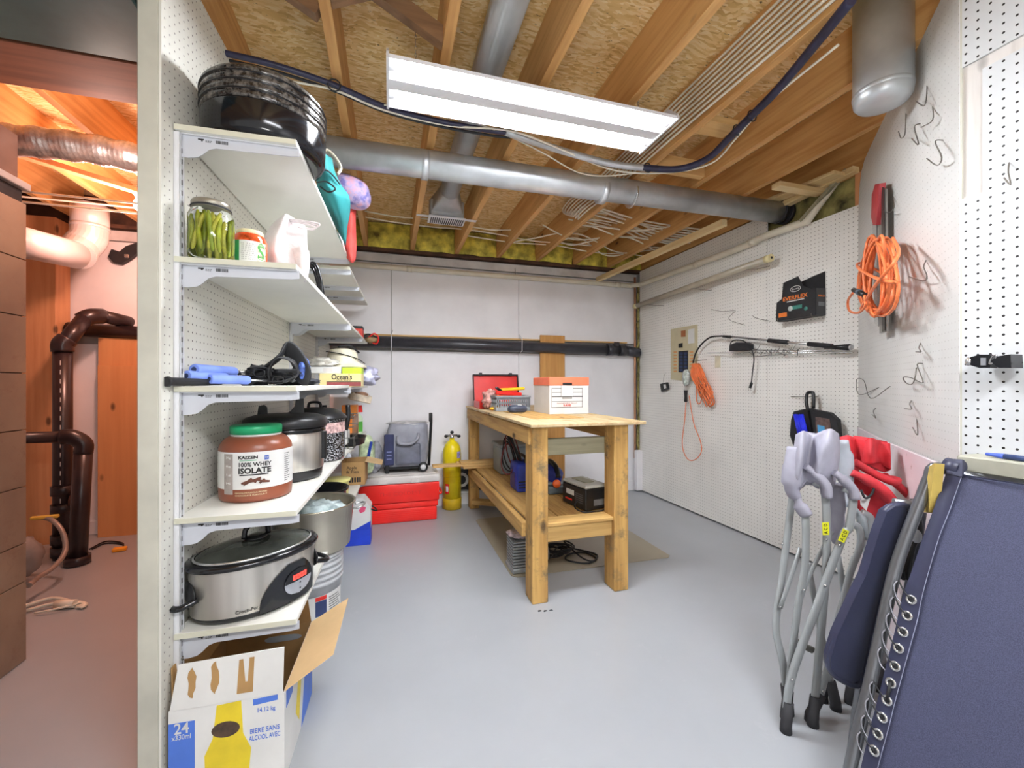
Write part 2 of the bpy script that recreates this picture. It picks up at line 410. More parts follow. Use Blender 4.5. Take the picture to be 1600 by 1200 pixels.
# partition that carries the shelves
P0 = V((-.585, 1.393, 0)); LA = R(2.13); LD_ = V((sin(LA), cos(LA), 0)); LNn = V((cos(LA), -sin(LA), 0))
def LW(s, t, z=0): return P0+LD_*s+LNn*t+V((0, 0, z))
wp = struct('wall_partition', P0, -LA)
M().box((-.056, -.0535, 0), (-.006, -.01, ZC), bev=.003).build('end_post', POSTM, wp)
for y0, y1 in ((-.0535, 1.17), (1.172, 2.50)):
    M().box((-.006, y0, .0), (0, y1, ZC)).build('pegboard_sheet', PEGL, wp)
M().box((-.056, -.01, 0), (-.050, 2.5, ZC)).build('utility_side_boarding', mat('utility_boarding', 'c9b9a8', .7), wp)
def wloc(o):
    p = V((0, 0, 0))
    while o: p = p+o.location; o = o.parent
    return p
def wp_(m, name, mt, parent, kind=None):      # part given in world coordinates under an unrotated thing
    o = m.build(name, mt, parent, wloc(parent), kind); o.location = (0, 0, 0); return o
def solo(m, name, mt, label, cat, loc, group=None): return tag(m.build(name, mt, None, loc), label, cat, group)
# ================================================================ STRIP LIGHT
def strip_light(loc, label, on):
    L, Wd = 1.20, .275
    t = thing('strip_light', label, 'light', loc)
    m = M(); m.prism([(-Wd/2, 0), (-Wd/2+.004, .003), (-.075, .045), (-.036, .045), (-.034, .006), (-.028, .001), (.028, .001), (.034, .006), (.036, .045), (.075, .045), (Wd/2-.004, .003), (Wd/2, 0), (Wd/2+.004, .012), (.08, .056), (.05, .07), (-.05, .07), (-.08, .056), (-Wd/2-.004, .012)],
        L, basis((0, 0, 0), (0, 1, 0), (0, 0, 1)))
    m.build('reflector', METW, t)
    for x in (-.010, L):
        M().prism([(-Wd/2-.008, -.004), (Wd/2+.008, -.004), (Wd/2+.004, .02), (.085, .075), (-.085, .075), (-Wd/2-.004, .02)], .010, basis((x, 0, 0), (0, 1, 0), (0, 0, 1))).build('end_plate', METW, t)
    for y in (-.078, .078):
        tb = M().tube([(.03, y, .018), (L-.03, y, .018)], .019, 16).build('fluorescent_tube', glow('tube_glow', 'f6f9ff', TUBE), t)
        for x in (.012, L-.012): M().tube([(x-.012, y, .018), (x+.018, y, .018)], .0185, 14).build('tube_cap', METW, tb)
    for x in (.1, L-.1):
        m = M(); z = .07
        while z < ZO-loc[2]-.012:
            m.tube([(x+.004*cos(a), .0, z+.008+.009*sin(a)) for a in [2*pi*k/8 for k in range(8)]] if int(z*60) % 2 else [(x, .004*cos(a), z+.008+.009*sin(a)) for a in [2*pi*k/8 for k in range(8)]], .0012, 4, True); z += .014
        m.build('hanging_chain', CHROME, t, kind='stuff')
    return t
strip_light((0.0, 1.672, 2.305), 'white twin tube fluorescent strip light glowing below the joists', True)
strip_light((0.0, -.55, 2.305), 'added unseen strip light with two lit tubes behind the photographer', True)  # unseen fixture added to brighten the room from behind

# ================================================================ DUCTS AND PIPES
def pipe_ring(p, ax, r, w_=.012, n=24):
    return M().tube([V(p)-V(ax)*w_/2, V(p)+V(ax)*w_/2], r, n)
# galvanised duct across the room
t = thing('galvanised_duct', 'long round galvanised duct crossing the room under the joists', 'duct', (.9, 2.232, 2.305))
dz = 2.303
wp_(M().tube([(-.56, 2.232, dz-.003), (2.57, 2.232, dz+.03)], .070, 32), 'duct_length', GALV, t)
for x in (.18, 1.22): wp_(pipe_ring((x, 2.232, dz), (1, 0, 0), .0735, .035, 32), 'seam_band', GALV, t)
for x in (1.42,): wp_(pipe_ring((x, 2.232, dz), (1, 0, 0), .0745, .01, 32), 'hanger_strap', CHROME, t)
wp_(M().tube([(2.56, 2.232, dz+.03), (2.68, 2.235, dz+.032)], .066, 28), 'black_end', ABS, t)
for x in (2.575, 2.63): wp_(pipe_ring((x, 2.232, dz+.031), (1, 0, 0), .076, .028, 32), 'coupling', ABS, t)
# duct in the joist bay with a floor register boot
t = thing('heating_duct', 'round heating duct between joists ending in a register boot with grille', 'duct', (.41, 3.1, 2.5))
wp_(M().tube([(.41, -1.0, 2.51), (.41, 2.92, 2.51)], .066, 28), 'duct_length', GALV2, t)
rows = []
for k in range(6):
    f = k/5
    rows.append([( .41+(1-f)*.066*cos(a)+f*max(-.125, min(.125, .20*cos(a))), 2.92+.20*f+f*max(-.055, min(.055, .09*sin(a)))*.6, 2.51+(1-f)*.066*sin(a)+f*(-.03+max(-.06, min(.06, .09*sin(a))))-.02*f) for a in [2*pi*j/24 for j in range(24)]])
wp_(M().grid(rows, False, True, True), 'boot_taper', GALV, t)
wp_(M().box((.285, 3.06, 2.375), (.535, 3.17, 2.50), bev=.008), 'boot', GALV, t)
wp_(M().box((.275, 3.045, 2.362), (.545, 3.185, 2.374), bev=.002), 'register_frame', METW, t)
m = M()
for k in range(17): m.box((.292+.0145*k, 3.06, 2.3595), (.299+.0145*k, 3.17, 2.3625))
wp_(m, 'register_slots', BLKM, t, 'stuff')
for x in (.235, .585): wp_(M().box((x-.045, 3.07, 2.374), (x+.045, 3.10, 2.3775)), 'hanger_strap', METW, t)
# second round duct overhead
solo(M().tube([(.86, -1, 2.50), (.86, 1.02, 2.50)], .06, 24), 'overhead_duct', GALV2, 'short round duct tucked up in the bay above the strip light', 'duct', (.86, 0, 2.5))
# big vertical duct end by the diagonal sheet
dc = at(1379, 185, 1.56); dx, dy = dc.x, dc.y
t = thing('stub_duct', 'large zinc grey duct stub coming down beside the warped pegboard', 'duct', (dx, dy, 2.20))
wp_(M().lathe([(0, 2.192), (.05, 2.193), (.076, 2.200), (.086, 2.214), (.0885, 2.232), (.0885, 2.614)], 40, (dx, dy, 0), mtx=None), 'duct_length', GALV2, t)
wp_(M().lathe([(.0886, 2.236), (.0905, 2.24), (.0905, 2.248), (.0886, 2.252)], 40, (dx, dy, 0), capb=False, capt=False), 'end_bead', GALV2, t)
wp_(M().lathe([(.0895, 2.30), (.0905, 2.305), (.0905, 2.60)], 8, (dx, dy, 0), capb=False, capt=False, a0=-.75, a1=-.25), 'foil_tape', FOIL, t)
# beige pipe on back wall turning along the pegboard wall
z = 2.205
pts = [(-.55, 3.925, z+.005), (.5, 3.925, z), (1.5, 3.925, z), (2.40, 3.925, z), (2.49, 3.905, z), (2.545, 3.86, z), (2.56, 3.78, z), (2.56, 3.2, z-.01), (2.56, 2.62, z-.02), (2.56, 2.34, z-.005)]
e = onX(1290, 305, 2.60); f_ = onX(1262, 345, 2.57)
t = thing('beige_drain_pipe', 'thin beige pipe running along the top of both walls', 'pipe', (1.5, 3.925, z))
wp_(M().tube(spline(pts, 4)+[f_, V((2.60, e.y, e.z)), V((2.64, e.y-.06, e.z+.10))], .025, 14), 'pipe_run', BEIGEP, t)
for q, ax in (((.18, 3.925, z), (1, 0, 0)), ((2.33, 3.925, z), (1, 0, 0)), ((2.56, 3.0, z-.014), (0, 1, 0)), ((2.56, 2.42, z-.012), (0, 1, 0))):
    wp_(pipe_ring(q, ax, .0285, .05, 16), 'coupling', BEIGEP, t)
wp_(M().tube([(1.2, 3.925, z), (1.2, 3.95, z+.02), (1.2, 3.958, z+.10)], .004, 6), 'pipe_hook', WIRE, t)
# black drain pipe on back wall
t = thing('black_drain_pipe', 'thick black drain pipe running level across the back wall', 'pipe', (1.0, 3.89, 1.515))
wp_(M().tube([(-.56, 3.895, 1.53), (2.42, 3.895, 1.505)], .053, 24), 'pipe_run', ABS, t)
for x in (2.22, 2.36): wp_(pipe_ring((x, 3.895, 1.507), (1, 0, 0), .060, .07, 24), 'coupling', ABS, t)
wp_(M().tube([(2.30, 3.895, 1.507), (2.30, 3.89, 1.59)], .03, 16), 'cleanout_stub', ABS, t)
wp_(M().tube([(2.41, 3.895, 1.505), (2.57, 3.90, 1.485)], .05, 24), 'pipe_end', ABS, t)
for x in (.02, 1.235): wp_(M().tube([(x, 3.90, 1.455), (x, 3.835, 1.47), (x, 3.835, 1.58), (x+.012, 3.95, 1.64)], .004, 6), 'hanger_wire', METW, t)
# copper pipe in the corner
solo(M().tube([(2.545, 3.93, .35), (2.545, 3.93, 2.3)], .011, 10), 'copper_pipe', COPPER, 'slim copper pipe running down the corner behind the workbench', 'pipe', (2.545, 3.93, .35))
m = M()
for k in range(22):
    zz = .08+k*.095; m.blob((2.583+.006*sin(k*2), 3.93+.006*cos(k*5), zz), (.010, .02, .05+.018*sin(k*3)), .5, 2.5, k, 8, 6)
solo(m, 'corner_insulation', DINS, 'yellow glass wool poking out of the corner gap', 'insulation', (2.583, 3.93, .1))['kind'] = 'stuff'
solo(M().box((2.53, 3.87, .012), (2.60, 3.92, .44), bev=.004), 'corner_board', WHITEP, 'short white board standing in the corner behind the workbench', 'board', (2.56, 3.9, .01))
# spare fluorescent tube on hooks
t = thing('spare_tube', 'spare fluorescent tube lying on hooks along the pegboard wall', 'tube light', (2.5, 3.0, 1.99))
a_, b_ = V((2.50, 3.86, 1.972)), V((2.50, 2.235, 2.012)); ddd = (b_-a_).normalized()
wp_(M().tube([a_, b_], .0245, 16), 'glass_tube', mat('dusty_tube_glass', 'b5ac98', .3, 0, .05), t)
for q in (a_, b_): wp_(M().tube([q-ddd*.005, q+ddd*(.045 if q is a_ else .02)] if q is a_ else [q-ddd*.03, q+ddd*.016], .026, 16), 'end_cap', mat('tube_cap_cream', 'e6d9a6', .5), t)
wp_(M().tube([b_+ddd*.015, b_+ddd*.02], .008, 10), 'contact_pin', BLKM, t)

# ================================================================ CABLES OVERHEAD
random.seed(3); ORD = ('first', 'second', 'third', 'fourth', 'fifth', 'sixth', 'seventh', 'eighth')
for k in range(8):
    x = 1.388; zz = 2.402+.0245*k
    pts = [(x, -1.6, zz), (x+.002, -.5, zz-.003), (x-.003, .4, zz+.003), (x, 1.1, zz-.002), (x-.003, 1.8, zz+.003), (x, 2.40+.03*k, zz)]
    pts += [(x-.03-.004*k, 2.70+.03*k, zz-.012), (x-.035, 2.84+.04*k, zz-.02), (1.42, 2.80+.035*k, 2.47+.015*(k % 3)), (1.83, 2.84+.04*k+.06*sin(k), 2.44+.02*(k % 4)), (2.2, 2.9+.05*k, 2.45), (2.58, 2.86+.05*k, 2.43)]
    o = M().tube(spline(pts, 6), .0062, 6).build('cream_cable', NM, None, pts[0])
    tag(o, 'cream cable stapled along the joist, %s from the strip light' % ORD[k], 'cable', 'cream cables above the workbench')
for k in range(7):
    y = 3.0+.09*k; pts = []
    x0 = (1.35, 1.44, 1.46, 1.2, 1.44, 1.04, 1.44)[k]
    for a in range(9):
        f = a/8; pts.append((x0+(2.57-x0)*f, y+.10*sin(f*7+k*1.7), 2.46+.035*sin(f*9+k)-.02))
    o = M().tube(spline(pts, 5), .006, 6).build('cream_cable', NM, None, pts[0])
    tag(o, 'loose cream cable threaded through the joists over the bench, %s from the duct' % ORD[k], 'cable', 'loose cream cables between the joists')
for k, (x0, x1, y, z0, z1) in enumerate(((-.55, 1.02, 3.42, 2.50, 2.46), (-.55, 1.83, 3.52, 2.49, 2.43), (.61, 2.5, 3.62, 2.45, 2.42))):
    pts = [(x0+(x1-x0)*a/8, y+.012*sin(a*2+k), z0+(z1-z0)*a/8+.012*sin(a*1.7+k)) for a in range(9)]
    o = M().tube(spline(pts, 4), .0055, 6).build('cream_cable', NM, None, pts[0])
    tag(o, 'cream cable crossing in front of the yellow insulation, %s from the register' % ORD[k], 'cable', 'cream cables by the yellow insulation')
# sagging bundle under the joists
def zp(l): return [onZ(u, v, z) for u, v, z in l]
t = thing('cable_bundle', 'dark cable bundle with cream wires sagging below the joists across the room', 'cable', (.6, 1.9, 2.3))
N0 = zp([(225, 52, 2.36), (330, 78, 2.36), (430, 102, 2.35), (520, 132, 2.35), (600, 166, 2.345), (680, 188, 2.33), (760, 203, 2.325), (800, 208, 2.325)])
N1 = zp([(790, 206, 2.325), (870, 233, 2.32), (950, 255, 2.31), (1010, 263, 2.31)])
N2 = zp([(1000, 262, 2.31), (1060, 264, 2.31), (1105, 248, 2.315), (1140, 215, 2.33), (1165, 190, 2.335), (1215, 140, 2.34), (1275, 68, 2.345), (1330, 0, 2.345)])
wp_(M().tube(spline(N0, 6), .011, 10), 'navy_cable', NAVYC, t)
wp_(M().tube(spline([p+V((0, .03, -.004)) for p in N0], 6), .006, 8), 'black_cable', BLKM, t)
wp_(M().tube(spline(zp([(330, 90, 2.35), (430, 122, 2.34), (520, 140, 2.34), (600, 172, 2.335), (700, 196, 2.32), (800, 205, 2.32), (880, 235, 2.31), (960, 266, 2.30), (1040, 270, 2.30), (1110, 256, 2.305), (1150, 216, 2.32), (1200, 160, 2.33), (1310, 70, 2.33)]), 6), .005, 6), 'cream_wire', NM, t)
wp_(M().tube(spline(zp([(600, 164, 2.335), (680, 172, 2.335), (740, 190, 2.33), (800, 215, 2.32), (850, 240, 2.31), (900, 268, 2.30), (940, 275, 2.30), (1000, 270, 2.30)]), 6), .0035, 6), 'cream_wire', NM, t)
wp_(M().tube(spline(N1, 6), .017, 12), 'grey_hose', GALV, t)
wp_(M().tube(spline(N2, 8), .017, 12), 'navy_wrap', NAVYC, t)
for u, v in ((522, 133), (1012, 262), (1175, 181), (1152, 203)):
    c_ = onZ(u, v, 2.34 if u > 1100 or u < 600 else 2.31)
    wp_(M().tube([c_+V((.024*cos(a), .005*sin(a)*0+.0, .024*sin(a))) for a in [2*pi*k/10 for k in range(10)]], .003, 5, True), 'cable_tie', BLKM, t)
# timber straps nailed below the joists by the pegboard wall
def strap(p, q, wd_, th, name, lab, mt=PINE_L, rise=(0, 0, 1)):
    p, q = V(p), V(q); b = basis((0, 0, 0), q-p, (1, 0, 0) if abs((q-p).x) < abs((q-p).y) else (0, 1, 0))
    inv = Matrix.Rotation(atan2((q-p).y, (q-p).x)-pi/2, 4, 'Z')
    L = (q-p).length
    o = M().box((-wd_/2, 0, -th/2), (wd_/2, L, th/2), bev=.002).build(name, mt, None)
    dirn = (q-p).normalized()
    x = dirn.cross(V(rise)).normalized(); zz = x.cross(dirn)
    o.matrix_basis = Matrix.Translation(p) @ Matrix((x, dirn, zz)).transposed().to_4x4()
    return tag(o, lab, 'timber')
strap(onY(934, 437, 3.93), (2.215, 2.33, 2.262), .045, .045, 'timber_strap', 'pale timber strap slung from the back wall towards the big duct')
strap(onX(1190, 320, 2.50), onX(1312, 270, 2.50), .09, .019, 'timber_offcut', 'short pale board lying above the black end of the duct')
strap(onX(1222, 322, 2.575), onX(1338, 264, 2.575), .05, .035, 'timber_plate', 'golden timber plate just behind the short pale board')
strap((2.23, 1.95, 2.345), (2.59, 1.95, 2.345), .06, .03, 'timber_block', 'stub of pale timber between the last joist and the warped sheet')
strap((2.55, 2.05, 2.20), (2.60, 1.80, 2.42), .03, .02, 'timber_sliver', 'grey splintered sliver of timber beside the pipe bend', GREYWOOD)

# ================================================================ SHELVES
def rot_thing(name, label, cat, s, t_, z, rz=0, group=None): return thing(name, label, cat, LW(s, t_, z), -LA+rz, group)
DEP = .318
lblm = BPRINT
def upright(s, z0, z1, label):
    t = rot_thing('shelf_upright', label, 'upright', s, 0, z0, group='slotted uprights on the pegboard')
    m = M().box((0, -.0125, 0), (.0025, .0125, z1-z0)).box((0, -.0125, 0), (.016, -.0105, z1-z0)).box((0, .0105, 0), (.016, .0125, z1-z0)).box((.0145, -.0125, 0), (.016, -.004, z1-z0)).box((.0145, .004, 0), (.016, .0125, z1-z0))
    m.build('channel', METW, t)
    m = M(); z = .03
    while z < z1-z0-.03: m.box((.0146, -.0022, z), (.0162, .0022, z+.014)); z += .030
    m.build('slots', BPRINT, t, kind='stuff')
    M().tube([(.016, 0, .055), (.019, 0, .055)], .006, 10).build('screw', mat('screw_head', '77736c', .4, .7) if 'screw_head' not in bpy.data.materials else bpy.data.materials['screw_head'], t)
upright(.018, .31, 1.866, 'white slotted upright carrying the end of the shelves nearest the cream post')
upright(1.225, .31, 1.95, 'white slotted upright half way along the shelving, beyond the slow cooker')
upright(1.93, .31, 1.95, 'white slotted upright towards the back wall, third from the cream post')
BRK = [(.014, -.066), (.016, 0), (DEP+.004, 0), (DEP+.004, -.024), (.30, -.027), (.10, -.031), (.082, -.037), (.066, -.053), (.052, -.063), (.03, -.067)]
def shelf(s0, s1, z, brs, label, group=None):
    t = rot_thing('wall_shelf', label, 'shelf', s0, 0, z, group=group)
    L = s1-s0
    M().box((.004, 0, -.016), (DEP, L, 0), bev=.0012).build('board', WHITE2, t)
    M().box((.004, -.0012, -.0155), (DEP-.001, 0, -.0005)).build('edge_band', WEDGE, t)
    for k, b in enumerate(brs):
        br = M().prism(BRK, .003, basis((0, b-s0+.0015, -.0165), (1, 0, 0), (0, 0, 1))).build('bracket', BRKM, t)
        m = M().box((.016, b-s0-.009, -.0195), (DEP, b-s0+.002, -.0165)); m.build('bracket_flange', METW, br)
        m = M(); y = b-s0-.0022
        x0, zz = .055, -.0405 if 0 else -.040
        m.box((x0, y, -.0285), (x0+.015, y+.0006, -.0245)); m.box((x0+.008, y, -.0315), (x0+.012, y+.0006, -.028))
        random.seed(7)
        x = .10
        while x < .132:
            w_ = random.choice((.0008, .0015, .0022)); m.box((x, y, -.0335), (x+w_, y+.0006, -.0245)); x += w_+random.choice((.0008, .0014))
        for q in range(3): m.box((.074+.005*q, y, -.033), (.0775+.005*q, y+.0006, -.0315)); m.box((.074+.006*q, y, -.0295), (.078+.006*q, y+.0006, -.028))
        m.build('printed_mark', BPRINT, br, kind='stuff')
    return t
Z1, Z2, Z3, Z4, Z5 = 1.884, 1.511, 1.144, .770, .4445
shelf(0, 1.215, Z1, (.02, 1.19), 'top white shelf carrying the black food dehydrator')
shelf(0, 1.215, Z2, (.02, 1.19), 'white shelf carrying the pickle jar and plastic bag')
shelf(0, 1.215, Z3, (.02, 1.19), 'white shelf carrying blue foam handles and black straps')
shelf(0, 1.215, Z4, (.02, 1.19), 'white shelf carrying the whey tub and pressure cooker')
shelf(0, .52, Z5, (.02, .50), 'lowest white shelf, carrying the steel slow cooker')
shelf(1.235, 2.40, 1.84, (1.26, 1.70, 2.05), 'high white shelf beyond the teal bag, nearer the back wall')
shelf(1.235, 2.40, 1.51, (1.26, 1.93), 'white shelf with the small red box towards the back wall')
shelf(1.235, 2.40, 1.135, (1.26, 1.93), 'white shelf carrying the bucket hat and cream food box')
shelf(1.235, 2.30, .755, (1.26, 1.93), 'white shelf carrying the wire basket and black pan')
shelf(1.04, 2.30, .42, (1.26, 1.93), 'low white shelf under the open cardboard box by the cooler')

# ================================================================ WORKBENCH
bx0, bx1, by0, by1, bz = .715, 1.285, 2.045, 3.87, .925
t = thing('workbench', 'rough timber workbench with plywood top and a lower shelf', 'workbench', ((bx0+bx1)/2, (by0+by1)/2, 0))
for (x, y) in ((bx0, by0), (bx1-.09, by0), (bx0, by1-.09), (bx1-.09, by1-.09)):
    wp_(M().box((x, y, 0), (x+.088, y+(.115 if y == by0 else .088), bz-(.0 if y == by0 else .09)), bev=.004), 'leg', BENCH_Z, t)
wp_(M().box((bx0-.012, by0+.03, bz-.095), (bx0+.026, by1, bz-.004), bev=.003), 'apron', BENCH_Y, t)
wp_(M().box((bx1-.04, by0+.118, bz-.095), (bx1-.002, by1, bz-.004), bev=.003), 'apron', BENCH_Y, t)
wp_(M().box((bx0+.026, by1-.04, bz-.095), (bx1-.04, by1-.002, bz-.004), bev=.003), 'apron', BENCH_X, t)
wp_(M().box((bx0+.03, by0+.116, .752), (bx1-.03, by0+.152, .845), bev=.003), 'cross_rail', GREYWOOD, t).__setitem__('label', 'weathered grey cross rail')
ntop = 5; yy = by0-.03
tops = wp_(M().box((bx0-.02, by0-.035, bz), (bx1+.09, by1+.02, bz+.018), bev=.003), 'bench_top', PLYB, t)
wp_(M().box((bx0+.10, by0+.25, bz+.018), (bx0+.42, by0+.95, bz+.021), bev=.001), 'top_patch', BENCH_Y, t)
wp_(M().box((bx0+.085, by0+.03, .305), (bx1-.088, by0+.068, .392), bev=.003), 'shelf_rail', BENCH_X, t)
wp_(M().box((bx0-.02, by0+.117, .315), (bx0+.018, by1-.09, .392), bev=.003), 'shelf_rail', BENCH_Y, t)
wp_(M().box((bx0+.02, by1-.128, .305), (bx1-.09, by1-.09, .392), bev=.003), 'shelf_rail', BENCH_X, t)
wp_(M().box((bx0+.083, by0+.012, .392), (bx1-.087, by0+.118, .41), bev=.002), 'shelf_board', BENCH_X, t)
for k in range(3):
    x0 = bx0+.02+k*.175
    wp_(M().box((x0, by0+.12, .392), (x0+.17, by1-.10, .41), bev=.002), 'shelf_board', BENCH_Y, t)
def pp(l): return [at(u, v, d) for u, v, d in l]
def net(rows, dep, n=4):
    R_ = [pp(r) for r in rows]
    cols = [spline(r, n) for r in R_]
    out = list(zip(*[spline(list(c), n) for c in zip(*cols)]))      # interpolated both ways
    rr = [list(r)+[p+(p-CAM).normalized()*dep for p in reversed(r)] for r in out]
    m = M().grid(rr, False, True); k = len(rr[0]); b = (len(rr)-1)*k
    m.f += [tuple(range(k)), tuple(b+j for j in range(k))]; m.sm += [False]*2
    return m
# ================================================================ THINGS ON THE SHELVES
def ST(p): d = V((p.x, p.y, 0))-P0; return d.dot(LD_), d.dot(LNn)
def arc_text(body, h, mt, parent, r, ang, z, wid, name='lettering', sx=1, sy=1, bold=0):
    """lettering wrapped round an upright (elliptic) cylinder, centred on local angle ang"""
    o = text(body, h, mt, parent, Matrix.Identity(4), name, wid, bold)
    for q in o.data.vertices:
        a = ang+q.co.x/r; rr = r+.0006+max(0, q.co.z)*.3
        q.co = V((rr*sx*cos(a), rr*sy*sin(a), z+q.co.y))
    return o
def arc_patch(m, r, a0, a1, z0, z1, n=10, th=.0008, sx=1, sy=1):
    rows = [[((r+th)*sx*cos(a0+(a1-a0)*k/n), (r+th)*sy*sin(a0+(a1-a0)*k/n), z) for k in range(n+1)] for z in (z0, z1)]
    return m.grid(rows)
def camang(s, t_): p = LW(s, t_); return atan2(-p.y, -p.x)+LA     # local angle that faces the camera
SMOKE = NT('smoked_tray_plastic'); SMOKE.base(SMOKE.ramp(SMOKE.noise(45, 5, None, .75), [(.42, '1c1a1a'), (.62, '6a655f')])); SMOKE = SMOKE.p(.12)
# food dehydrator
t = rot_thing('food_dehydrator', 'large round black food dehydrator with stacked smoky trays on the top shelf', 'dehydrator', .165, .190, Z1)
M().lathe([(.150, 0), (.168, .004), (.176, .02), (.180, .094), (.178, .099)], 64).build('base', BLKG, t)
z = .100
for k in range(3):
    tr = M().lathe([(.176, z), (.179, z+.003), (.180, z+.022), (.176, z+.024)], 64).build('tray', SMOKE, t)
    M().lathe([(.1795, z+.0205), (.1825, z+.022), (.1825, z+.0245), (.1795, z+.026)], 64, capb=False, capt=False).build('tray_rim', BLKG, tr)
    z += .0255
M().lathe([(.178, z), (.179, z+.010), (.168, z+.024), (.13, z+.034), (.06, z+.039), (.0, z+.040)], 64).build('lid', SMOKE, t)
# teal bag, strap, floral pillow, red quilt
TEAL = mat('teal_fabric', '227c7e', .7, 0, .12, 6, .3, 60)
t = thing('teal_bag', 'crumpled teal fabric bag with black piping hanging over the top shelf edge', 'bag', LW(.66, .25, Z1))
wp_(net([[(491, 238, 1.80), (505, 239, 1.75), (519, 248, 1.82)], [(492, 262, 1.81), (508, 264, 1.74), (524, 270, 1.83)], [(494, 280, 1.82), (512, 286, 1.79), (534, 290, 1.87)],
 [(498, 300, 1.86), (518, 298, 1.77), (546, 308, 1.90)], [(508, 322, 1.92), (526, 326, 1.84), (547, 332, 1.96)], [(522, 350, 2.02), (533, 352, 1.94), (543, 354, 2.0)], [(537, 378, 2.10), (540, 384, 2.06), (541, 378, 2.10)]], .07), 'bag_body', TEAL, t)
for P_ in ([(497, 268, 1.77), (510, 266, 1.73), (522, 276, 1.79), (531, 288, 1.84)], [(495, 285, 1.79), (510, 284, 1.76), (524, 295, 1.75), (513, 300, 1.77), (500, 292, 1.81)]):
    wp_(M().tube(spline(pp(P_), 6), .0035, 6), 'piping', BLKM, t)
wp_(M().tube(spline(pp([(500, 238, 1.86), (512, 236, 1.88), (526, 250, 1.90), (532, 264, 1.92), (526, 274, 1.90)]), 6), .016, 8, flat=(1, .4)), 'strap', mat('cream_webbing', 'cfc7b6', .7), t)
PURP = NT('floral_cotton'); c = PURP.ramp(PURP.noise(26, 3), [(.38, '7d78b8'), (.5, 'b9a9d0'), (.62, 'd6a6bd')]); PURP.base(c); PURP = PURP.p(.8)
q = at(547, 298, 2.22); s_, t_ = ST(q)
t = rot_thing('floral_pillow', 'small lilac floral pillow wedged behind the teal bag', 'pillow', s_, t_-.07, Z1)
M().blob((-.0, 0, q.z-Z1), (.105, .09, .075), .18, 2, 3, 28, 18, Matrix.Rotation(.25, 4, 'Y'), sq=.8).build('pillow_body', PURP, t)
for dx, dz_ in ((.115, -.045),): M().blob((dx, .0, q.z-Z1+dz_), (.02, .02, .018), .1).build('pillow_corner', PURP, t)
q = at(545, 368, 2.42); s_, t_ = ST(q)
t = rot_thing('red_quilt', 'folded coral red quilt with white lining on the high shelf', 'quilt', s_, t_-.03, Z1)
QR = mat('coral_quilt', 'e85650', .85, 0, .15, 14, .6, 40)
t.rotation_euler = (0, 0, 0)
wp_(net([[(538, 322, 2.30), (548, 320, 2.25), (557, 317, 2.31)], [(537, 350, 2.31), (548, 350, 2.26), (556, 348, 2.33)], [(536, 380, 2.33), (547, 382, 2.27), (557, 384, 2.35)], [(542, 404, 2.35), (550, 411, 2.30), (556, 406, 2.36)]], .09), 'folded_cover', QR, t)
wp_(M().tube(spline(pp([(533, 350, 2.28), (532, 370, 2.28), (537, 392, 2.29)]), 5), .022, 10, flat=(1, .5)), 'white_lining', WHITEP, t)
# pickle jar
t = rot_thing('pickle_jar', 'glass jar of pickled green beans with a grey screw lid', 'jar', .036, .082, Z2)
GL = glass('jar_glass', 'f4faf6')
M().lathe([(.045, 0), (.055, .004), (.0575, .015), (.0575, .125), (.052, .14), (.046, .147), (.046, .152)], 36, capt=False).build('glass_body', GL, t)
random.seed(5)
bean = [mat('bean_%s' % n, c, .4, 0, .2, 30) for n, c in (('light', 'a9b02c'), ('mid', '8c9a20'), ('yellow', 'c3bf4a'))]
for k in range(26):
    a = k*2.4; r0 = .047*sqrt((k+.5)/26) if k < 10 else .046; a2 = a+random.uniform(-.7, .7)
    p, q = V((r0*cos(a), r0*sin(a), .012+random.uniform(0, .02))), V((r0*cos(a2), r0*sin(a2), random.uniform(.11, .138)))
    M().tube(spline([p, (p+q)/2+V((random.uniform(-.006, .006), random.uniform(-.006, .006), 0)), q], 4), [.003]+[.0062]*7+[.003], 7).build('green_bean', bean[k % 3], t)
M().lathe([(.047, .147), (.0495, .148), (.0495, .165), (.047, .170), (.0, .170)], 40).build('lid', mat('tin_lid', '918d80', .35, .6, .08, 20), t)
M().lathe([(.0498, .149), (.0512, .151), (.0512, .153), (.0498, .155)], 40, capb=False, capt=False).build('lid_rim', BLKM, t)
# sauce jar
t = rot_thing('sauce_jar', 'small jar of red salsa with a white and green label', 'jar', .14, .150, Z2)
M().lathe([(.042, 0), (.048, .004), (.049, .01), (.049, .095), (.043, .112), (.036, .118)], 32).build('glass_body', mat('salsa_red', 'b4441c', .15, 0, .35, 50), t)
a = camang(.14, .15); m = M(); arc_patch(m, .0492, a-.9, a+.35, .012, .088); m.build('label_paper', WPRINT, t)
m = M(); arc_patch(m, .0492, a-1.5, a-.62, .012, .088, th=.0011); m.build('label_paper', mat('label_green', '1f8a4a', .5), t)
m = M(); arc_patch(m, .0492, a+.35, a+1.0, .012, .088); m.build('label_picture', NT('label_veg').m if 0 else mat('label_vegetables', 'c9b48a', .5, 0, .6, 90), t)
for k in range(9): arc_text('||| || |||| ||| ||'[:12+k % 5], .003, mat('fine_print', '6d6d6d', .6) if 'fine_print' not in bpy.data.materials else bpy.data.materials['fine_print'], t, .0498, a-.12, .078-.006*k, .034, 'small_print')
arc_text('S', .05, bpy.data.materials['label_vegetables'] if 0 else mat('script_green', '3d8f3a', .5), t, .0498, a+.62, .055, .022, bold=.02)
M().lathe([(.037, .112), (.0385, .113), (.0385, .126), (.036, .129), (0, .129)], 32).build('lid', mat('cream_lid', 'e8dfb4', .4), t)
for k in range(8): M().cb((.027*cos(k*pi/4), .027*sin(k*pi/4), .1292), (.008, .004, .0006), (0, 0, k*pi/4)).build('lid_lettering', BPRINT, t)
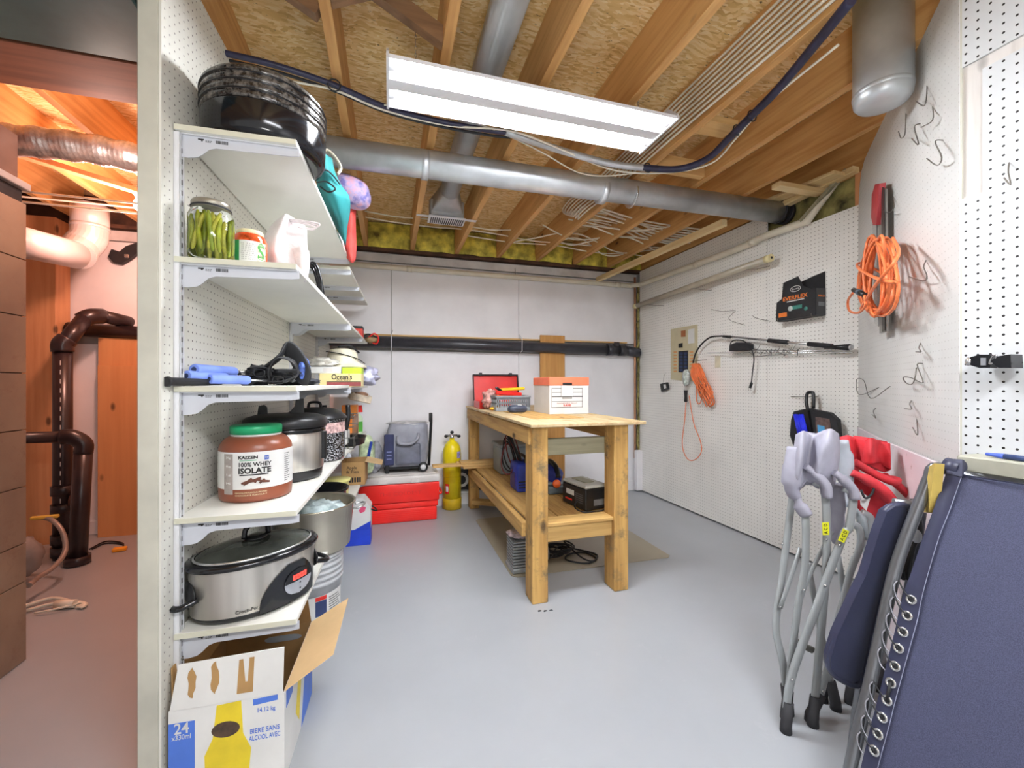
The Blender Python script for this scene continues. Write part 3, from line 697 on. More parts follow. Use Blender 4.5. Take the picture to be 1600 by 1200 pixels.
# white carrier bag
BAG = NT('thin_white_polythene'); BAG.base(BAG.ramp(BAG.noise(14, 4), [(.3, 'e9dfe0'), (.7, 'f6f2f3')])); BAG.bump(BAG.noise(30, 6, None, .7), .7, .006); BAG = BAG.p(.35, 0, Subsurface_Weight=.0)
t = thing('carrier_bag', 'crumpled white plastic carrier bag beside the jars', 'bag', LW(.29, .215, Z2))
wp_(net([[(440, 338, 1.50), (447, 334, 1.47), (459, 341, 1.50), (474, 350, 1.52)], [(424, 352, 1.48), (440, 350, 1.42), (455, 356, 1.47), (479, 358, 1.50)], [(411, 376, 1.47), (428, 378, 1.41), (447, 372, 1.44), (480, 378, 1.46)],
 [(409, 404, 1.47), (430, 402, 1.40), (450, 406, 1.44), (480, 402, 1.44)], [(414, 434, 1.50), (434, 436, 1.46), (454, 434, 1.45), (474, 432, 1.47)]], .12, 5), 'bag_body', BAG, t)
wp_(net([[(456, 388, 1.41), (470, 386, 1.385), (483, 392, 1.42)], [(461, 410, 1.40), (472, 412, 1.375), (484, 414, 1.41)], [(473, 436, 1.40), (477, 441, 1.39), (481, 436, 1.40)]], .03), 'sagging_fold', BAG, t)
for k in range(3): wp_(M().tube(spline(pp([(448+4*k, 342+3*k, 1.48), (470, 345+2*k, 1.46), (499-4*k, 350+2*k, 1.48), (488, 357+k, 1.48), (466, 355, 1.47)]), 5), .008, 8, flat=(1, .35)), 'handle_loop', BAG, t)
# black hose loop
q = at(494, 437, 1.80); s_, t_ = ST(q)
t = rot_thing('hose_coil', 'black hose coil hanging over the shelf behind the plastic bag', 'hose', s_, t_-.02, Z2)
for k in range(3):
    P_ = [at(u-2.5*k, v+3*k, 1.72+.02*k) for u, v in ((470, 452), (478, 425), (487, 411), (495, 416), (501, 436), (505, 463))]
    I_ = (Matrix.Translation(t.location) @ Matrix.Rotation(t.rotation_euler.z, 4, 'Z')).inverted()
    M().tube(spline([I_ @ V((p.x, p.y, max(p.z, Z2+.008))) for p in P_], 6), .006, 8).build('hose_loop', BLKG, t)
# --- shelf 3
def foam(u0, v0, d0, u1, v1, d1, r, lab, c=BLUEF):
    a, b = at(u0, v0, d0), at(u1, v1, d1); a.z = max(a.z, Z3+r+.0002); b.z = max(b.z, Z3+r)
    t = thing('foam_handle', lab, 'handle', (a+b)/2); n = (b-a).normalized()
    wp_(M().tube([a, a+n*.004, b-n*.004, b], [r*.9, r, r, r*.9], 18), 'foam_grip', c, t)
    wp_(M().tube([a-n*.0006, a+n*.001], r*.45, 14), 'grip_end', mat('grip_dark', '28365e', .6) if 'grip_dark' not in bpy.data.materials else bpy.data.materials['grip_dark'], t)
    wp_(M().tube([b, b+n*.16], .004, 8), 'wire_shaft', CHROME, t); return t
foam(303, 577, 1.24, 366, 581, 1.42, .0165, 'light blue foam handle resting on top of two others on the shelf')
foam(291, 587, 1.21, 352, 590, 1.36, .0155, 'blue foam handle lying against the pegboard under the others')
foam(327, 592, 1.27, 388, 594, 1.40, .0145, 'blue foam handle closest to the shelf front, beside the straps')
a, b = at(259, 598, 1.13), at(345, 597, 1.33); n = (b-a).normalized(); a.z = b.z = Z3+.0125
t = thing('black_grip', 'long black rubber grip sticking out past the shelf end', 'grip', (a+b)/2)
wp_(M().tube([a, a+n*.008, a+n*.012, b], [.0135, .0145, .0115, .009], 18), 'rubber_grip', BLKM, t)
wp_(M().tube([b, b+n*.20], .005, 10), 'metal_shaft', CHROME, t)
# harness of black straps
q = at(428, 590, 1.50); s_, t_ = ST(q)
t = rot_thing('strap_harness', 'tangled black padded harness with buckles on the middle shelf', 'harness', s_, t_, Z3)
M().tube(spline([(-.085, .0, .01), (-.055, -.01, .045), (-.02, 0, .07), (.02, 0, .105), (.035, .02, .14), (.07, .03, .10), (.09, .03, .045), (.075, .04, .008)], 6), .033, 10, flat=(.2, 1), up=(0, 1, 0)).build('padded_band', BLKM, t)
M().tube(spline([(.0, -.03, .012), (.0, -.045, .06), (.03, -.05, .098), (.075, -.05, .085), (.085, -.035, .04), (.045, -.05, .014), (.0, -.05, .012)], 6), .018, 10, flat=(.2, 1), up=(0, 1, 0)).build('padded_band', BLKM, t)
M().blob((-.055, .02, .035), (.045, .04, .035), .5, 8, 2, 26, 16, flatz=.001).build('padding', BLKM, t)
M().blob((.02, .08, .03), (.07, .05, .03), .4, 7, 3, 26, 16, flatz=.001).build('padding', BLKM, t)
for k in range(5):
    random.seed(k+40); p = [(random.uniform(-.10, .10), random.uniform(-.06, .06), random.uniform(.005, .07)) for _ in range(5)]
    M().tube(spline(p, 6), .008, 8, flat=(.2, 1)).build('webbing_strap', BLKM, t)
for x, y, z_ in ((.03, -.06, .02), (-.03, -.055, .045), (.06, -.045, .03)):
    b_ = M().tube(spline([(x-.014, y, z_-.010), (x+.014, y, z_-.010), (x+.014, y, z_+.010), (x-.014, y, z_+.010)], 3, True), .003, 6, True).build('buckle', BLKG, t)
M().blob((.088, .06, .06), (.018, .05, .05), .1, 4, 1).build('patterned_pad', mat('blue_pattern', '4a63b5', .6, 0, .5, 60), t)
q = at(487, 600, 1.72); s_, t_ = ST(q)
t = rot_thing('black_pouch', 'flat black cloth pouch lying at the edge of the middle shelf', 'pouch', s_, t_-.06, Z3)
M().blob((0, 0, .016), (.085, .10, .016), .4, 7, 6, 30, 12, flatz=.0005).build('pouch_body', mat('charcoal_cloth', '2b2d35', .7, 0, .15, 20, .4, 60), t)
M().prism([(-.03, 0), (.02, .045), (.025, 0)], .08, basis((.01, -.04, .02), (1, 0, 0), (0, .2, 1))).build('pouch_flap', BLKM, t)
# food boxes and hat
YB_ = mat('cream_carton', 'e9d99a', .5, 0, .03)
t = rot_thing('food_carton', 'cream and maroon food carton lettered Ocean\'s on the shelf', 'box', 1.30, .14, 1.135)
M().box((0, 0, 0), (.235, .16, .078), bev=.002).build('carton', YB_, t)
M().box((.04, -.0008, .003), (.234, 0, .026)).build('maroon_band', mat('maroon_print', '8e4141', .5), t)
M().box((.04, -.0008, .0265), (.234, 0, .030)).build('dotted_line', BPRINT, t)
text("Ocean's", .032, BPRINT, t, basis((.125, -.001, .056), (1, 0, 0), (0, 0, 1)), wid=.115, bold=.02)
text("SOLID WHITE", .008, BPRINT, t, basis((.135, -.001, .036), (1, 0, 0), (0, 0, 1)), wid=.08)
t = rot_thing('white_carton', 'flat white carton resting on the cream food carton', 'box', 1.305, .06, 1.2135)
M().box((0, 0, 0), (.20, .15, .040), bev=.002).build('carton', WPRINT, t)
M().box((.10, -.0006, .01), (.15, 0, .032)).build('faint_label', mat('faint_grey', 'cfcbc6', .6), t)
t = rot_thing('lime_carton', 'small lime green carton beside the flat white one', 'box', 1.31, .265, 1.2135)
M().box((0, 0, 0), (.11, .14, .036), bev=.002).build('carton', mat('lime_card', 'bfe03a', .5, 0, .03), t)
HAT = mat('beige_canvas', 'd6cfb8', .8, 0, .1, 12, .5, 50)
t = rot_thing('canvas_hat', 'beige canvas hat with dark strap sitting on the cartons', 'hat', 1.52, .24, 1.255)
M().lathe([(.15, .0), (.145, .012), (.105, .035), (.095, .05), (.09, .09), (.075, .115), (.04, .125), (0, .127)], 32, sx=1, sy=1.05).build('crown_and_brim', HAT, t)
M().tube(spline([(-.09, -.05, .10), (.0, -.10, .085), (.09, -.05, .06), (.135, 0, .03)], 6), .007, 8, flat=(1, .4)).build('hat_strap', BLKM, t)
M().tube(spline([(-.02, -.06, .13), (.05, -.05, .14), (.10, .0, .10)], 6), .006, 8).build('hat_strap', BLKM, t)
t = rot_thing('clear_bag', 'clear plastic bag bulging out past the shelf beside the cartons', 'bag', 1.62, .37, 1.137)
M().blob((0, 0, .065), (.085, .10, .06), .5, 6, 3, 30, 18, flatz=.002).build('bag_body', mat('lilac_polythene', 'b3b5cf', .2, 0, .25, 12, .8, 30), t)
t = rot_thing('grey_bag', 'greyish see-through plastic bag slumped on the flat white carton', 'bag', 1.37, .14, 1.2545)
M().blob((0, 0, .028), (.085, .07, .03), .5, 7, 8, 30, 16, flatz=.0005).build('bag_body', mat('grey_polythene', 'cfccc4', .25, 0, .2, 14, .8, 30), t)
# small things on the second-bay shelf above
t = rot_thing('red_box', 'small red and black tool box lid high on the shelf by the back wall', 'box', 2.05, .24, 1.511)
M().box((-.06, 0, 0), (.07, .12, .085), bev=.004).build('box_body', mat('red_card', 'd9473c', .5), t)
M().box((-.062, -.002, .068), (.072, .122, .09), bev=.003).build('box_lid', BLK, t)
M().box((-.03, -.0008, .02), (.04, 0, .05)).build('label_paper', WPRINT, t)
t = rot_thing('jumper_clamp', 'red handled clamp hanging over the shelf end near the back wall', 'clamp', 2.22, .335, 1.511)
M().tube(spline([(-.05, 0, .02), (0, 0, .045), (.05, 0, .03), (.075, .0, -.01)], 5), .007, 8).build('clamp_arm', BLKM, t)
M().tube(spline([(.0, -.01, .01), (.05, -.02, .05), (.085, -.02, .02), (.07, -.01, -.03), (.03, 0, -.02)], 6), .006, 8).build('clamp_arm', RED, t)
M().blob((.03, .0, .0), (.05, .03, .025), .4, 9, 1).build('clamp_jaw', mat('brassy_metal', '9c8560', .5, .4), t)
# --- shelf 4: protein tub
TUBM = mat('cocoa_brown_plastic', '84472f', .35, 0, .06, 6)
s_, t_ = .225, .142
t = rot_thing('protein_tub', 'big brown protein powder tub with a white label and green lid', 'tub', s_, t_, Z4)
a = camang(s_, t_); rb = .108
M().lathe([(.097, 0), (.105, .004), (.107, .012), (rb, .03), (rb, .165), (.105, .180), (.095, .195), (.082, .204), (.074, .208)], 56).build('tub_body', TUBM, t)
M().lathe([(.073, .207), (.075, .208), (.075, .214), (.073, .216)], 48).build('neck_ring', WPRINT, t)
m = M().lathe([(.075, .214), (.077, .215), (.077, .238), (.074, .242), (.0, .243)], 48); m.build('lid', mat('green_lid', '149a63', .4, 0, .05), t)
m = M(); arc_patch(m, rb, a-1.45, a+1.45, .045, .163, 30); lb = m.build('label_paper', WPRINT, t)
m = M(); arc_patch(m, rb, a-.93, a-.63, .002 if 0 else .03, .158, 5, .0014); m.build('silver_strip', mat('silver_strip', 'a39a94', .5, 0, .1, 30), t)
a = a+.0
def tubtext(s, h, da, z, wid, mt=BPRINT, bold=.01): arc_text(s, h, mt, t, rb+.0008, a+da, z, wid, bold=bold)
tubtext('KAIZEN', .0095, -.22, .146, .055, BPRINT, .05)
m = M(); arc_patch(m, rb, a-.44, a+.0, .136, .138, 6, .0014); m.build('green_rule', bpy.data.materials['green_lid'], t)
tubtext('100% WHEY', .0135, -.05, .123, .092, BPRINT, .03)
tubtext('ISOLATE', .0175, -.05, .103, .092, BPRINT, .04)
m = M(); arc_patch(m, rb, a-.44, a+.31, .0885, .0925, 8, .0014); m.build('black_rule', BPRINT, t)
m = M(); arc_patch(m, rb, a+.20, a+.32, .136, .150, 4, .0014); m.build('blue_badge', mat('blue_badge', '4a66b8', .5), t)
tubtext('2.27', .005, .26, .143, .010, WPRINT)
for k, s in enumerate(('30g', '0g', '1g', '140')): tubtext(s, .006, -.78, .146-.027*k, .018, WPRINT)
for k in range(11):
    random.seed(k); da = -.30+.55*k/10; z_ = .065+.009*sin(pi*k/10)+random.uniform(-.004, .004)
    M().cb(((rb+.002)*cos(a+da), (rb+.002)*sin(a+da), z_), (.003, .019, .006), (random.uniform(-.7, .7), 0, a+da)).build('printed_chocolate_piece', mat('choc_print', '5b3527', .5, 0, .3, 80) if 'choc_print' not in bpy.data.materials else bpy.data.materials['choc_print'], t)
for k in range(14): 
    m = M(); arc_patch(m, rb, a+.82, a+.82+.16+.05*((k*7) % 3), .055+.007*k, .0575+.007*k, 3, .0013); m.build('small_print', bpy.data.materials['fine_print'], t)
for k in range(2): arc_text('CHOCOLATE FLAVOUR PROTEIN'[:25-k*6], .0045, bpy.data.materials['cream_lid'], t, rb, a-.15, .034-.008*k, .09)
# pressure cooker
s_, t_ = .50, .166
t = rot_thing('pressure_cooker', 'stainless steel electric pressure cooker with a black lid behind the tub', 'pressure cooker', s_, t_, Z4)
M().lathe([(.118, 0), (.128, .003), (.132, .012), (.134, .035), (.136, .04)], 56).build('base', BLK, t)
M().lathe([(.136, .04), (.138, .042), (.138, .185), (.136, .188)], 56, capb=False, capt=False).build('steel_body', STEEL, t)
M().lathe([(.138, .186), (.146, .19), (.146, .205), (.138, .209)], 56).build('rim', BLKG, t)
M().lathe([(.150, .208), (.152, .214), (.152, .236), (.143, .247), (.11, .257), (.05, .261), (0, .262)], 56).build('lid', BLK, t)
a = camang(s_, t_)
mt = Matrix.Rotation(a+pi/2, 4, 'Z')
M().prism([(-.075, .245), (-.02, .262), (.0, .29), (.003, .318), (.032, .318), (.034, .250)], (-.016, .016), mt @ basis((.03, 0, 0), (1, 0, 0), (0, 0, 1))).build('lid_handle', BLK, t)
M().prism([(-.055, .250), (-.05, .290), (-.03, .295), (-.02, .285), (-.018, .255)], (-.014, .014), mt @ basis((-.05, .05, 0), (1, 0, 0), (0, 0, 1))).build('steam_valve', BLK, t)
M().tube(spline([(.139*cos(a+1.25), .139*sin(a+1.25), z_) for z_ in (.075, .1, .135, .17, .185)], 4), .015, 10).build('side_handle', BLK, t)
M().tube(spline([(.139*cos(a-1.25), .139*sin(a-1.25), z_) for z_ in (.12, .15, .185)], 4), .015, 10).build('side_handle', BLK, t)
# speckled canner
s_, t_ = .915, .19
SPK = NT('speckled_enamel'); SPK.base(SPK.ramp(SPK.noise(150, 2), [(.52, '1c1d22'), (.6, 'c9c9cc')])); SPK = SPK.p(.2)
t = rot_thing('canning_pot', 'speckled black enamel pot with a domed lid behind the pressure cooker', 'pot', s_, t_, Z4)
M().lathe([(.128, 0), (.14, .006), (.142, .02), (.142, .20), (.150, .204), (.150, .208)], 48).build('pot_body', SPK, t)
a = camang(s_, t_); m = M(); arc_patch(m, .142, a-1.2, a+1.5, .14, .19, 24, .001); m.build('label_paper', mat('pinkish_label', 'c98f8c', .5, 0, .5, 60), t)
M().lathe([(.153, .206), (.153, .212), (.13, .235), (.09, .255), (.03, .262), (0, .263)], 48).build('lid', BLK, t)
M().tube(spline([(-.03, 0, .258), (-.022, 0, .285), (.022, 0, .285), (.03, 0, .258)], 5), .007, 8).build('lid_handle', BLK, t)
# wire basket, pan
t = rot_thing('wire_basket', 'wire basket with two upright black handles and a white tray inside', 'basket', 1.40, .20, .755)
x0, x1, y0, y1, h = -.13, .13, -.10, .14, .20
for z_ in (.004, .07, .135, h): M().tube([(x0, y0, z_), (x1, y0, z_), (x1, y1, z_), (x0, y1, z_)], .003, 6, True, smooth=False).build('wire_ring', WIRE, t)
m = M()
for k in range(9):
    x = x0+(x1-x0)*k/8; m.tube([(x, y0, .003), (x, y0, h)], .0015, 5); m.tube([(x, y1, .003), (x, y1, h)], .0015, 5); m.tube([(x, y0, .004), (x, y1, .004)], .0015, 5)
for k in range(8):
    y = y0+(y1-y0)*k/7; m.tube([(x1, y, .003), (x1, y, h)], .0015, 5); m.tube([(x0, y, .003), (x0, y, h)], .0015, 5)
m.build('wire_mesh', WIRE, t, kind='stuff')
for x in (-.03, .10): M().tube(spline([(x, y0-.01, .27), (x+.002, y0-.012, .2), (x-.012, y0-.012, .12)], 5), .014, 10).build('handle', BLK, t)
M().box((-.10, -.06, .02), (.09, .08, .11), bev=.01).build('white_tray', WPRINT, t)
M().box((-.02, -.05, .11), (.07, .05, .15), bev=.01).build('steel_tin', STEEL, t)
t = rot_thing('black_pan', 'black oval pan hanging over the front of the shelf', 'pan', 1.50, .30, .755)
M().lathe([(.07, 0.001), (.10, .01), (.112, .05), (.118, .052), (.118, .057), (.108, .055), (.095, .014), (0, .012)], 32, sx=.75, sy=1.0).build('pan_body', BLK, t)
# orange box, spray bottle, green bag, flap carton further along
t = rot_thing('orange_box', 'orange cardboard packet near the end of the shelving', 'box', 1.86, .23, .755)
M().box((-.045, 0, 0), (.06, .10, .24), bev=.003).build('packet', mat('orange_card', 'e98a34', .5, 0, .1, 8), t)
M().box((-.02, -.001, .14), (.04, 0, .18)).build('printed_panel', mat('brown_print', '8d5a34', .5), t)
text('PANCAKE', .014, BPRINT, t, basis((.008, -.0015, .20), (1, 0, 0), (0, 0, 1)), wid=.07) if 0 else None
q = onZ(577, 735, .42); s_, t_ = 2.10, .31
t = rot_thing('spray_bottle', 'white and green spray bottle with a red nozzle at the shelf end', 'bottle', 2.12, .27, .755)
M().lathe([(.034, 0), (.038, .005), (.038, .11), (.03, .14), (.014, .16), (.014, .175)], 20).build('bottle_body', mat('mint_plastic', 'cfe6c6', .4), t)
m = M(); arc_patch(m, .038, -2.6, -.4, .02, .10); m.build('label_paper', mat('green_label', '55b045', .5), t)
M().prism([(-.03, 0), (-.055, .03), (-.055, .05), (.03, .055), (.035, 0)], (-.013, .013), basis((0, 0, .172), (1, 0, 0), (0, 0, 1))).build('nozzle', RED, t)
t = rot_thing('paper_packet', 'beige paper packet tipped on its side over the shelf end', 'packet', 2.08, .29, .985)
M().cb((0, 0, .06), (.16, .10, .06), (.1, .25, .3), .006).build('packet_body', mat('beige_paper', 'd0c3ae', .6, 0, .15, 20), t)
M().cb((.0, -.005, .075), (.10, .09, .062), (.1, .25, .3), .004).build('printed_panel', mat('brown_paper', '8f6b52', .6, 0, .2, 30), t)
t = rot_thing('snack_bag', 'green and white bag with a blue stripe standing by the cooler', 'bag', 2.20, .33, .42)
M().blob((0, 0, .155), (.06, .05, .155), .12, 3, 3, 28, 18, sq=.7).build('bag_body', mat('green_white_film', 'b9dba2', .3, 0, .3, 18, .4, 40), t)
M().cb((.02, -.05, .17), (.022, .012, .20), (.1, .2, 0), .004).build('blue_stripe', mat('royal_blue', '2945a8', .4), t)
def open_carton(t, w_, d_, h_, th=.003):
    for (lo, hi) in (((0, 0, 0), (w_, d_, th)), ((0, 0, 0), (w_, th, h_)), ((0, d_-th, 0), (w_, d_, h_)), ((0, 0, 0), (th, d_, h_)), ((w_-th, 0, 0), (w_, d_, h_))):
        M().box(lo, hi).build('carton_side', CARD, t)
t = rot_thing('open_carton', 'open brown cardboard carton with its flaps up beside the red cooler', 'box', 1.82, .19, .42)
open_carton(t, .16, .22, .165)
M().box((0, -.09, 0), (.003, 0, .001)) 
M().prism([(0, 0), (0, .22), (.12, .21), (.12, .01)], .003, Matrix.Translation((.16, 0, .165)) @ Matrix.Rotation(.25, 4, 'Y')).build('flap', CARDT, t)
M().prism([(0, 0), (0, .22), (-.07, .21), (-.07, .01)], .003, Matrix.Translation((0, 0, .165)) @ Matrix.Rotation(.9, 4, 'Y')).build('flap', CARD, t)
text('Apple', .022, BPRINT, t, basis((.07, -.001, .125), (1, 0, 0), (0, 0, 1)), wid=.07)
text('& Pies', .022, BPRINT, t, basis((.075, -.001, .095), (1, 0, 0), (0, 0, 1)), wid=.085)
m = M()
for k in range(6): m.box((.035+.017*k, -.001, .02), (.047+.017*k, 0, .055))
m.build('printed_mark', BPRINT, t, kind='stuff')
t = rot_thing('yellow_pail', 'small pale yellow pail in front of the open carton', 'pail', 1.50, .20, .42)
M().lathe([(.075, 0), (.082, .10), (.088, .105), (.09, .12), (.0, .121)], 32).build('pail_body', mat('pale_yellow_plastic', 'e3de8c', .4), t)
# --- slow cooker
cx_, cy_ = -.414, 1.535; axx = V((.822, .569, 0)).normalized(); ang = atan2(axx.y, axx.x)
a_, b_ = .180, .125
t = thing('slow_cooker', 'oval steel slow cooker with glass lid and red digital display', 'slow cooker', (cx_, cy_, Z5), ang)
el = dict(sx=1, sy=b_/a_)
M().lathe([(.150, 0), (.158, .003), (.170, .014), (.173, .022)], 64, **el).build('base', BLK, t)
M().lathe([(.173, .022), (.175, .024), (a_, .155), (a_, .160)], 64, capb=False, capt=False, **el).build('steel_body', STEEL, t)
M().lathe([(.172, .158), (.188, .160), (.192, .168), (.186, .176), (.172, .178)], 64, capt=False, **el).build('rim', BLKG, t)
M().lathe([(.166, .176), (.170, .178), (.170, .182), (.165, .184)], 64, capb=False, capt=False, **el).build('lid_ring', CHROME, t)
M().lathe([(.166, .181), (.14, .192), (.09, .203), (.03, .208), (0, .2085)], 64, capb=False, **el).build('lid_glass', mat('dark_lid_glass', '3a3d38', .08, 0, .25, 6), t)
M().lathe([(.034, .205), (.03, .214), (.016, .218), (0, .218)], 28).build('lid_boss', BLKG, t)
M().tube(spline([(-.036, 0, .212), (-.030, 0, .242), (0, 0, .256), (.030, 0, .242), (.036, 0, .212)], 6), .008, 10, flat=(1, 1)).build('lid_knob', BLKG, t)
for s in (-1, 1):
    h = M().tube(spline([(s*a_*.94, -.045, .085), (s*(a_+.032), -.040, .075), (s*(a_+.045), 0, .072), (s*(a_+.032), .040, .075), (s*a_*.94, .045, .085)], 6), .010, 10, flat=(1, .8)).build('side_handle', BLKG, t)
    M().blob((s*(a_-.003), 0, .092), (.008, .05, .035), .0, 1, 0).build('handle_plate', BLK, h)
# control panel on the side that faces the photographer
def cps(x, z, off=0):       # point on the body's front (local -y side) at local x
    k = (.175+(a_-.175)*(z-.024)/.13)+off
    x = max(-k*.98, min(k*.98, x)); return V((x, -sqrt(max(0, 1-(x/k)**2))*k*b_/a_, z))
def decal(fn, nx, nz, x0, x1, z0, z1, off):
    rows = []
    for j in range(nz+1):
        z_ = z0+(z1-z0)*j/nz; lo, hi = fn(j/nz); row = []
        for i in range(nx+1): row.append(cps(x0+(x1-x0)*(lo+(hi-lo)*i/nx), z_, off))
        rows.append(row)
    return M().grid(rows)
decal(lambda f: (.5*f**2.5*.9, 1-.25*f**3), 14, 12, -.035, .150, .012, .135, .004).build('control_housing', BLKG, t)
decal(lambda f: (.5-.5*sqrt(max(0, 1-(2*f-1)**2)), .5+.5*sqrt(max(0, 1-(2*f-1)**2))), 12, 12, .035, .135, .030, .108, .008).build('control_dial', mat('silver_panel', 'a9acb2', .3, .3), t)
decal(lambda f: (.5-.5*sqrt(max(0, 1-(f-.0)**2)), .5+.5*sqrt(max(0, 1-(f-.0)**2))), 12, 6, .036, .134, .072, .112, .0095).build('display_hood', BLKG, t)
decal(lambda f: (0, 1), 6, 2, .062, .112, .078, .094, .011).build('display', glow('red_display', 'ff3a30', 1.2), t)
dp = [cps(x_, .086, .0125) for x_ in (.070, .080, .092, .102)]
for p in dp: text('0', .010, BPRINT, t, basis(p, (1, .25, 0), (0, 0, 1)), wid=.006)
for z_, s in ((.064, '▲'), (.044, '▼')):
    p = cps(.088, z_, .010); sg = 1 if z_ > .05 else -1
    M().prism([(-.003, -.0025*sg), (.003, -.0025*sg), (0, .003*sg)], .0008, basis(p, (1, .25, 0), (0, 0, 1))).build('button', BPRINT, t)
o = text('Crock-Pot', .010, BPRINT, t, Matrix.Identity(4), wid=.055)
for q in o.data.vertices: p = cps(q.co.x-.066, .034+q.co.y, .0012+q.co.z); q.co = p
# --- stock pot on a ribbed pail, roaster
s_, t_ = .79, .195
t = rot_thing('ribbed_pail', 'grey ribbed plastic pail with a printed label under the stock pot', 'pail', s_, t_, 0)
GRP = mat('grey_pail_plastic', 'b9bcbf', .4, 0, .06)
pr = [(.125, 0), (.128, .004)]
for k in range(5): z_ = .225+.026*k; pr += [(.140, z_), (.147, z_+.004), (.147, z_+.016), (.141, z_+.020)]
M().lathe(pr+[(.148, .345), (.150, .352), (.150, .358), (0, .358)], 48).build('pail_body', GRP, t)
a = camang(s_, t_); m = M(); arc_patch(m, .136, a-.9, a+1.2, .06, .19, 16, .004); m.build('label_paper', WPRINT, t)
m = M(); arc_patch(m, .136, a+.15, a+.5, .17, .188, 6, .005); m.build('red_panel', RED, t)
m = M(); arc_patch(m, .136, a+.15, a+.5, .10, .168, 6, .005); m.build('navy_panel', mat('navy_print', '2c3a66', .5), t)
for k in range(9): m = M(); arc_patch(m, .136, a+.58, a+1.1-.05*(k % 3), .08+.011*k, .084+.011*k, 4, .0052); m.build('small_print', bpy.data.materials['fine_print'], t)
SST = mat('polished_pot_steel', 'b9b2a2', .2, .85, .12, 4)
t = rot_thing('stock_pot', 'large polished steel pot holding crumpled clear plastic on top of the pail', 'pot', s_+.02, t_+.01, .3585)
M().lathe([(.125, 0), (.150, .004), (.165, .02), (.182, .21), (.192, .216), (.192, .222), (.183, .221), (.178, .215), (.160, .03), (0, .02)], 56).build('pot_body', SST, t)
for s in (-1, 1):
    M().tube(spline([(s*.183, -.04, .190), (s*.215, -.045, .195), (s*.232, -.02, .2), (s*.232, .02, .2), (s*.215, .045, .195), (s*.183, .04, .190)], 5), .005, 8).build('pot_handle', CHROME, t)
M().blob((0, 0, .165), (.150, .150, .055), .35, 7, 5, 40, 18).build('plastic_wrap', mat('pale_blue_film', 'b8d3d6', .15, .1, .3, 14, .9, 40), t)
t = rot_thing('black_roaster', 'black enamel roaster standing behind the steel stock pot', 'pot', 1.20, .165, .42)
M().lathe([(.12, 0), (.13, .01), (.135, .05), (.138, .12), (.150, .125), (.152, .135), (.145, .138), (.135, .13), (.12, .03), (0, .02)], 40).build('pot_body', BLKG, t)
# detergent box on the floor
p = onZ(579, 851, 0); s_, t_ = ST(p)
t = rot_thing('detergent_box', 'white and blue detergent box on the floor by the red cooler', 'box', s_, t_-.21, 0)
BLU = mat('strong_blue_card', '1f42c8', .45, 0, .05)
M().box((0, 0, 0), (.21, .13, .115), bev=.003).build('box_bottom', BLU, t)
M().prism([(0, .115), (.21, .115), (.21, .27), (.16, .335), (0, .335)], .13, basis((0, .13, 0), (1, 0, 0), (0, 0, 1))).build('box_top', WPRINT, t)
M().prism([(.10, .115), (.2105, .115), (.2105, .17)], .0008, basis((0, 0, 0), (1, 0, 0), (0, 0, 1))).build('blue_wedge', BLU, t)
M().prism([(0, 0), (.02, .03), (.05, .02), (.04, -.01), (.01, -.02)], .0008, basis((.13, 0, .25), (1, 0, 0), (0, 0, 1))).build('red_logo', mat('magenta_print', 'd5476f', .5), t)
M().tube(spline([(.21, .02, .25), (.235, .03, .235), (.25, .06, .225), (.235, .09, .235), (.21, .10, .25)], 5), .005, 8).build('carry_handle', BLK, t)
# --- printed drinks carton on the floor
t = rot_thing('drinks_carton', 'open white and blue printed drinks carton on the floor by the post', 'box', -.045, .012, 0)
w_, d_, h_ = .285, .37, .26; th = .003
WC = mat('white_printed_card', 'e6e6e2', .5, 0, .03, 6)
def side(lo, hi, m1=CARD): return M().box(lo, hi).build('carton_side', m1, t)
fr = side((0, 0, 0), (w_, th, h_), WC); side((0, d_-th, 0), (w_, d_, h_), CARDI); side((0, th, 0), (th, d_-th, h_), CARDI); rs = side((w_-th, th, 0), (w_, d_-th, h_), WC); side((th, th, 0), (w_-th, d_-th, th), CARDI)
fm = Matrix.Translation((0, 0, h_)) @ Matrix.Rotation(-.04, 4, 'X')
fp = M().prism([(.004, .001), (w_-.003, .001), (w_-.001, .13), (.022, .122)], .003, fm @ basis((0, 0, 0), (1, 0, 0), (0, 0, 1))).build('flap', WC, t)
for k, (x, z0, z1) in enumerate(((.055, .028, .11), (.110, .030, .118))):
    pts = [(x+.0025*sin(q_*1.7+k)+.009*cos(2*pi*q_/16), (z0+z1)/2+(z1-z0)/2*sin(2*pi*q_/16)) for q_ in range(16)]
    M().prism(pts, .0012, fm @ basis((0, -.0033, 0), (1, 0, 0), (0, 0, 1))).build('torn_patch', CARD, fp)
M().prism([(.165, .02), (.205, .02), (.208, .115), (.196, .115), (.192, .05), (.186, .05), (.180, .113), (.170, .112)], .0012, fm @ basis((0, -.0033, 0), (1, 0, 0), (0, 0, 1))).build('torn_patch', CARD, fp)
rm = Matrix.Translation((w_, 0, h_)) @ Matrix.Rotation(-.42, 4, 'Y')
rf = M().prism([(0, .004), (.135, .055), (.135, d_+.03), (0, d_-.006)], .003, rm).build('flap', CARDT, t)
M().prism([(.003, 0), (w_-.003, 0), (w_-.01, .11), (.01, .11)], .003, Matrix.Translation((0, d_, h_)) @ Matrix.Rotation(.25, 4, 'X') @ basis((0, 0, 0), (1, 0, 0), (0, 0, 1))).build('flap', CARDI, t)
M().prism([(0, .01), (0, d_-.01), (-.10, d_-.02), (-.10, .03)], .003, Matrix.Translation((0.004, 0, h_)) @ Matrix.Rotation(1.45, 4, 'Y')).build('flap', CARD, t)
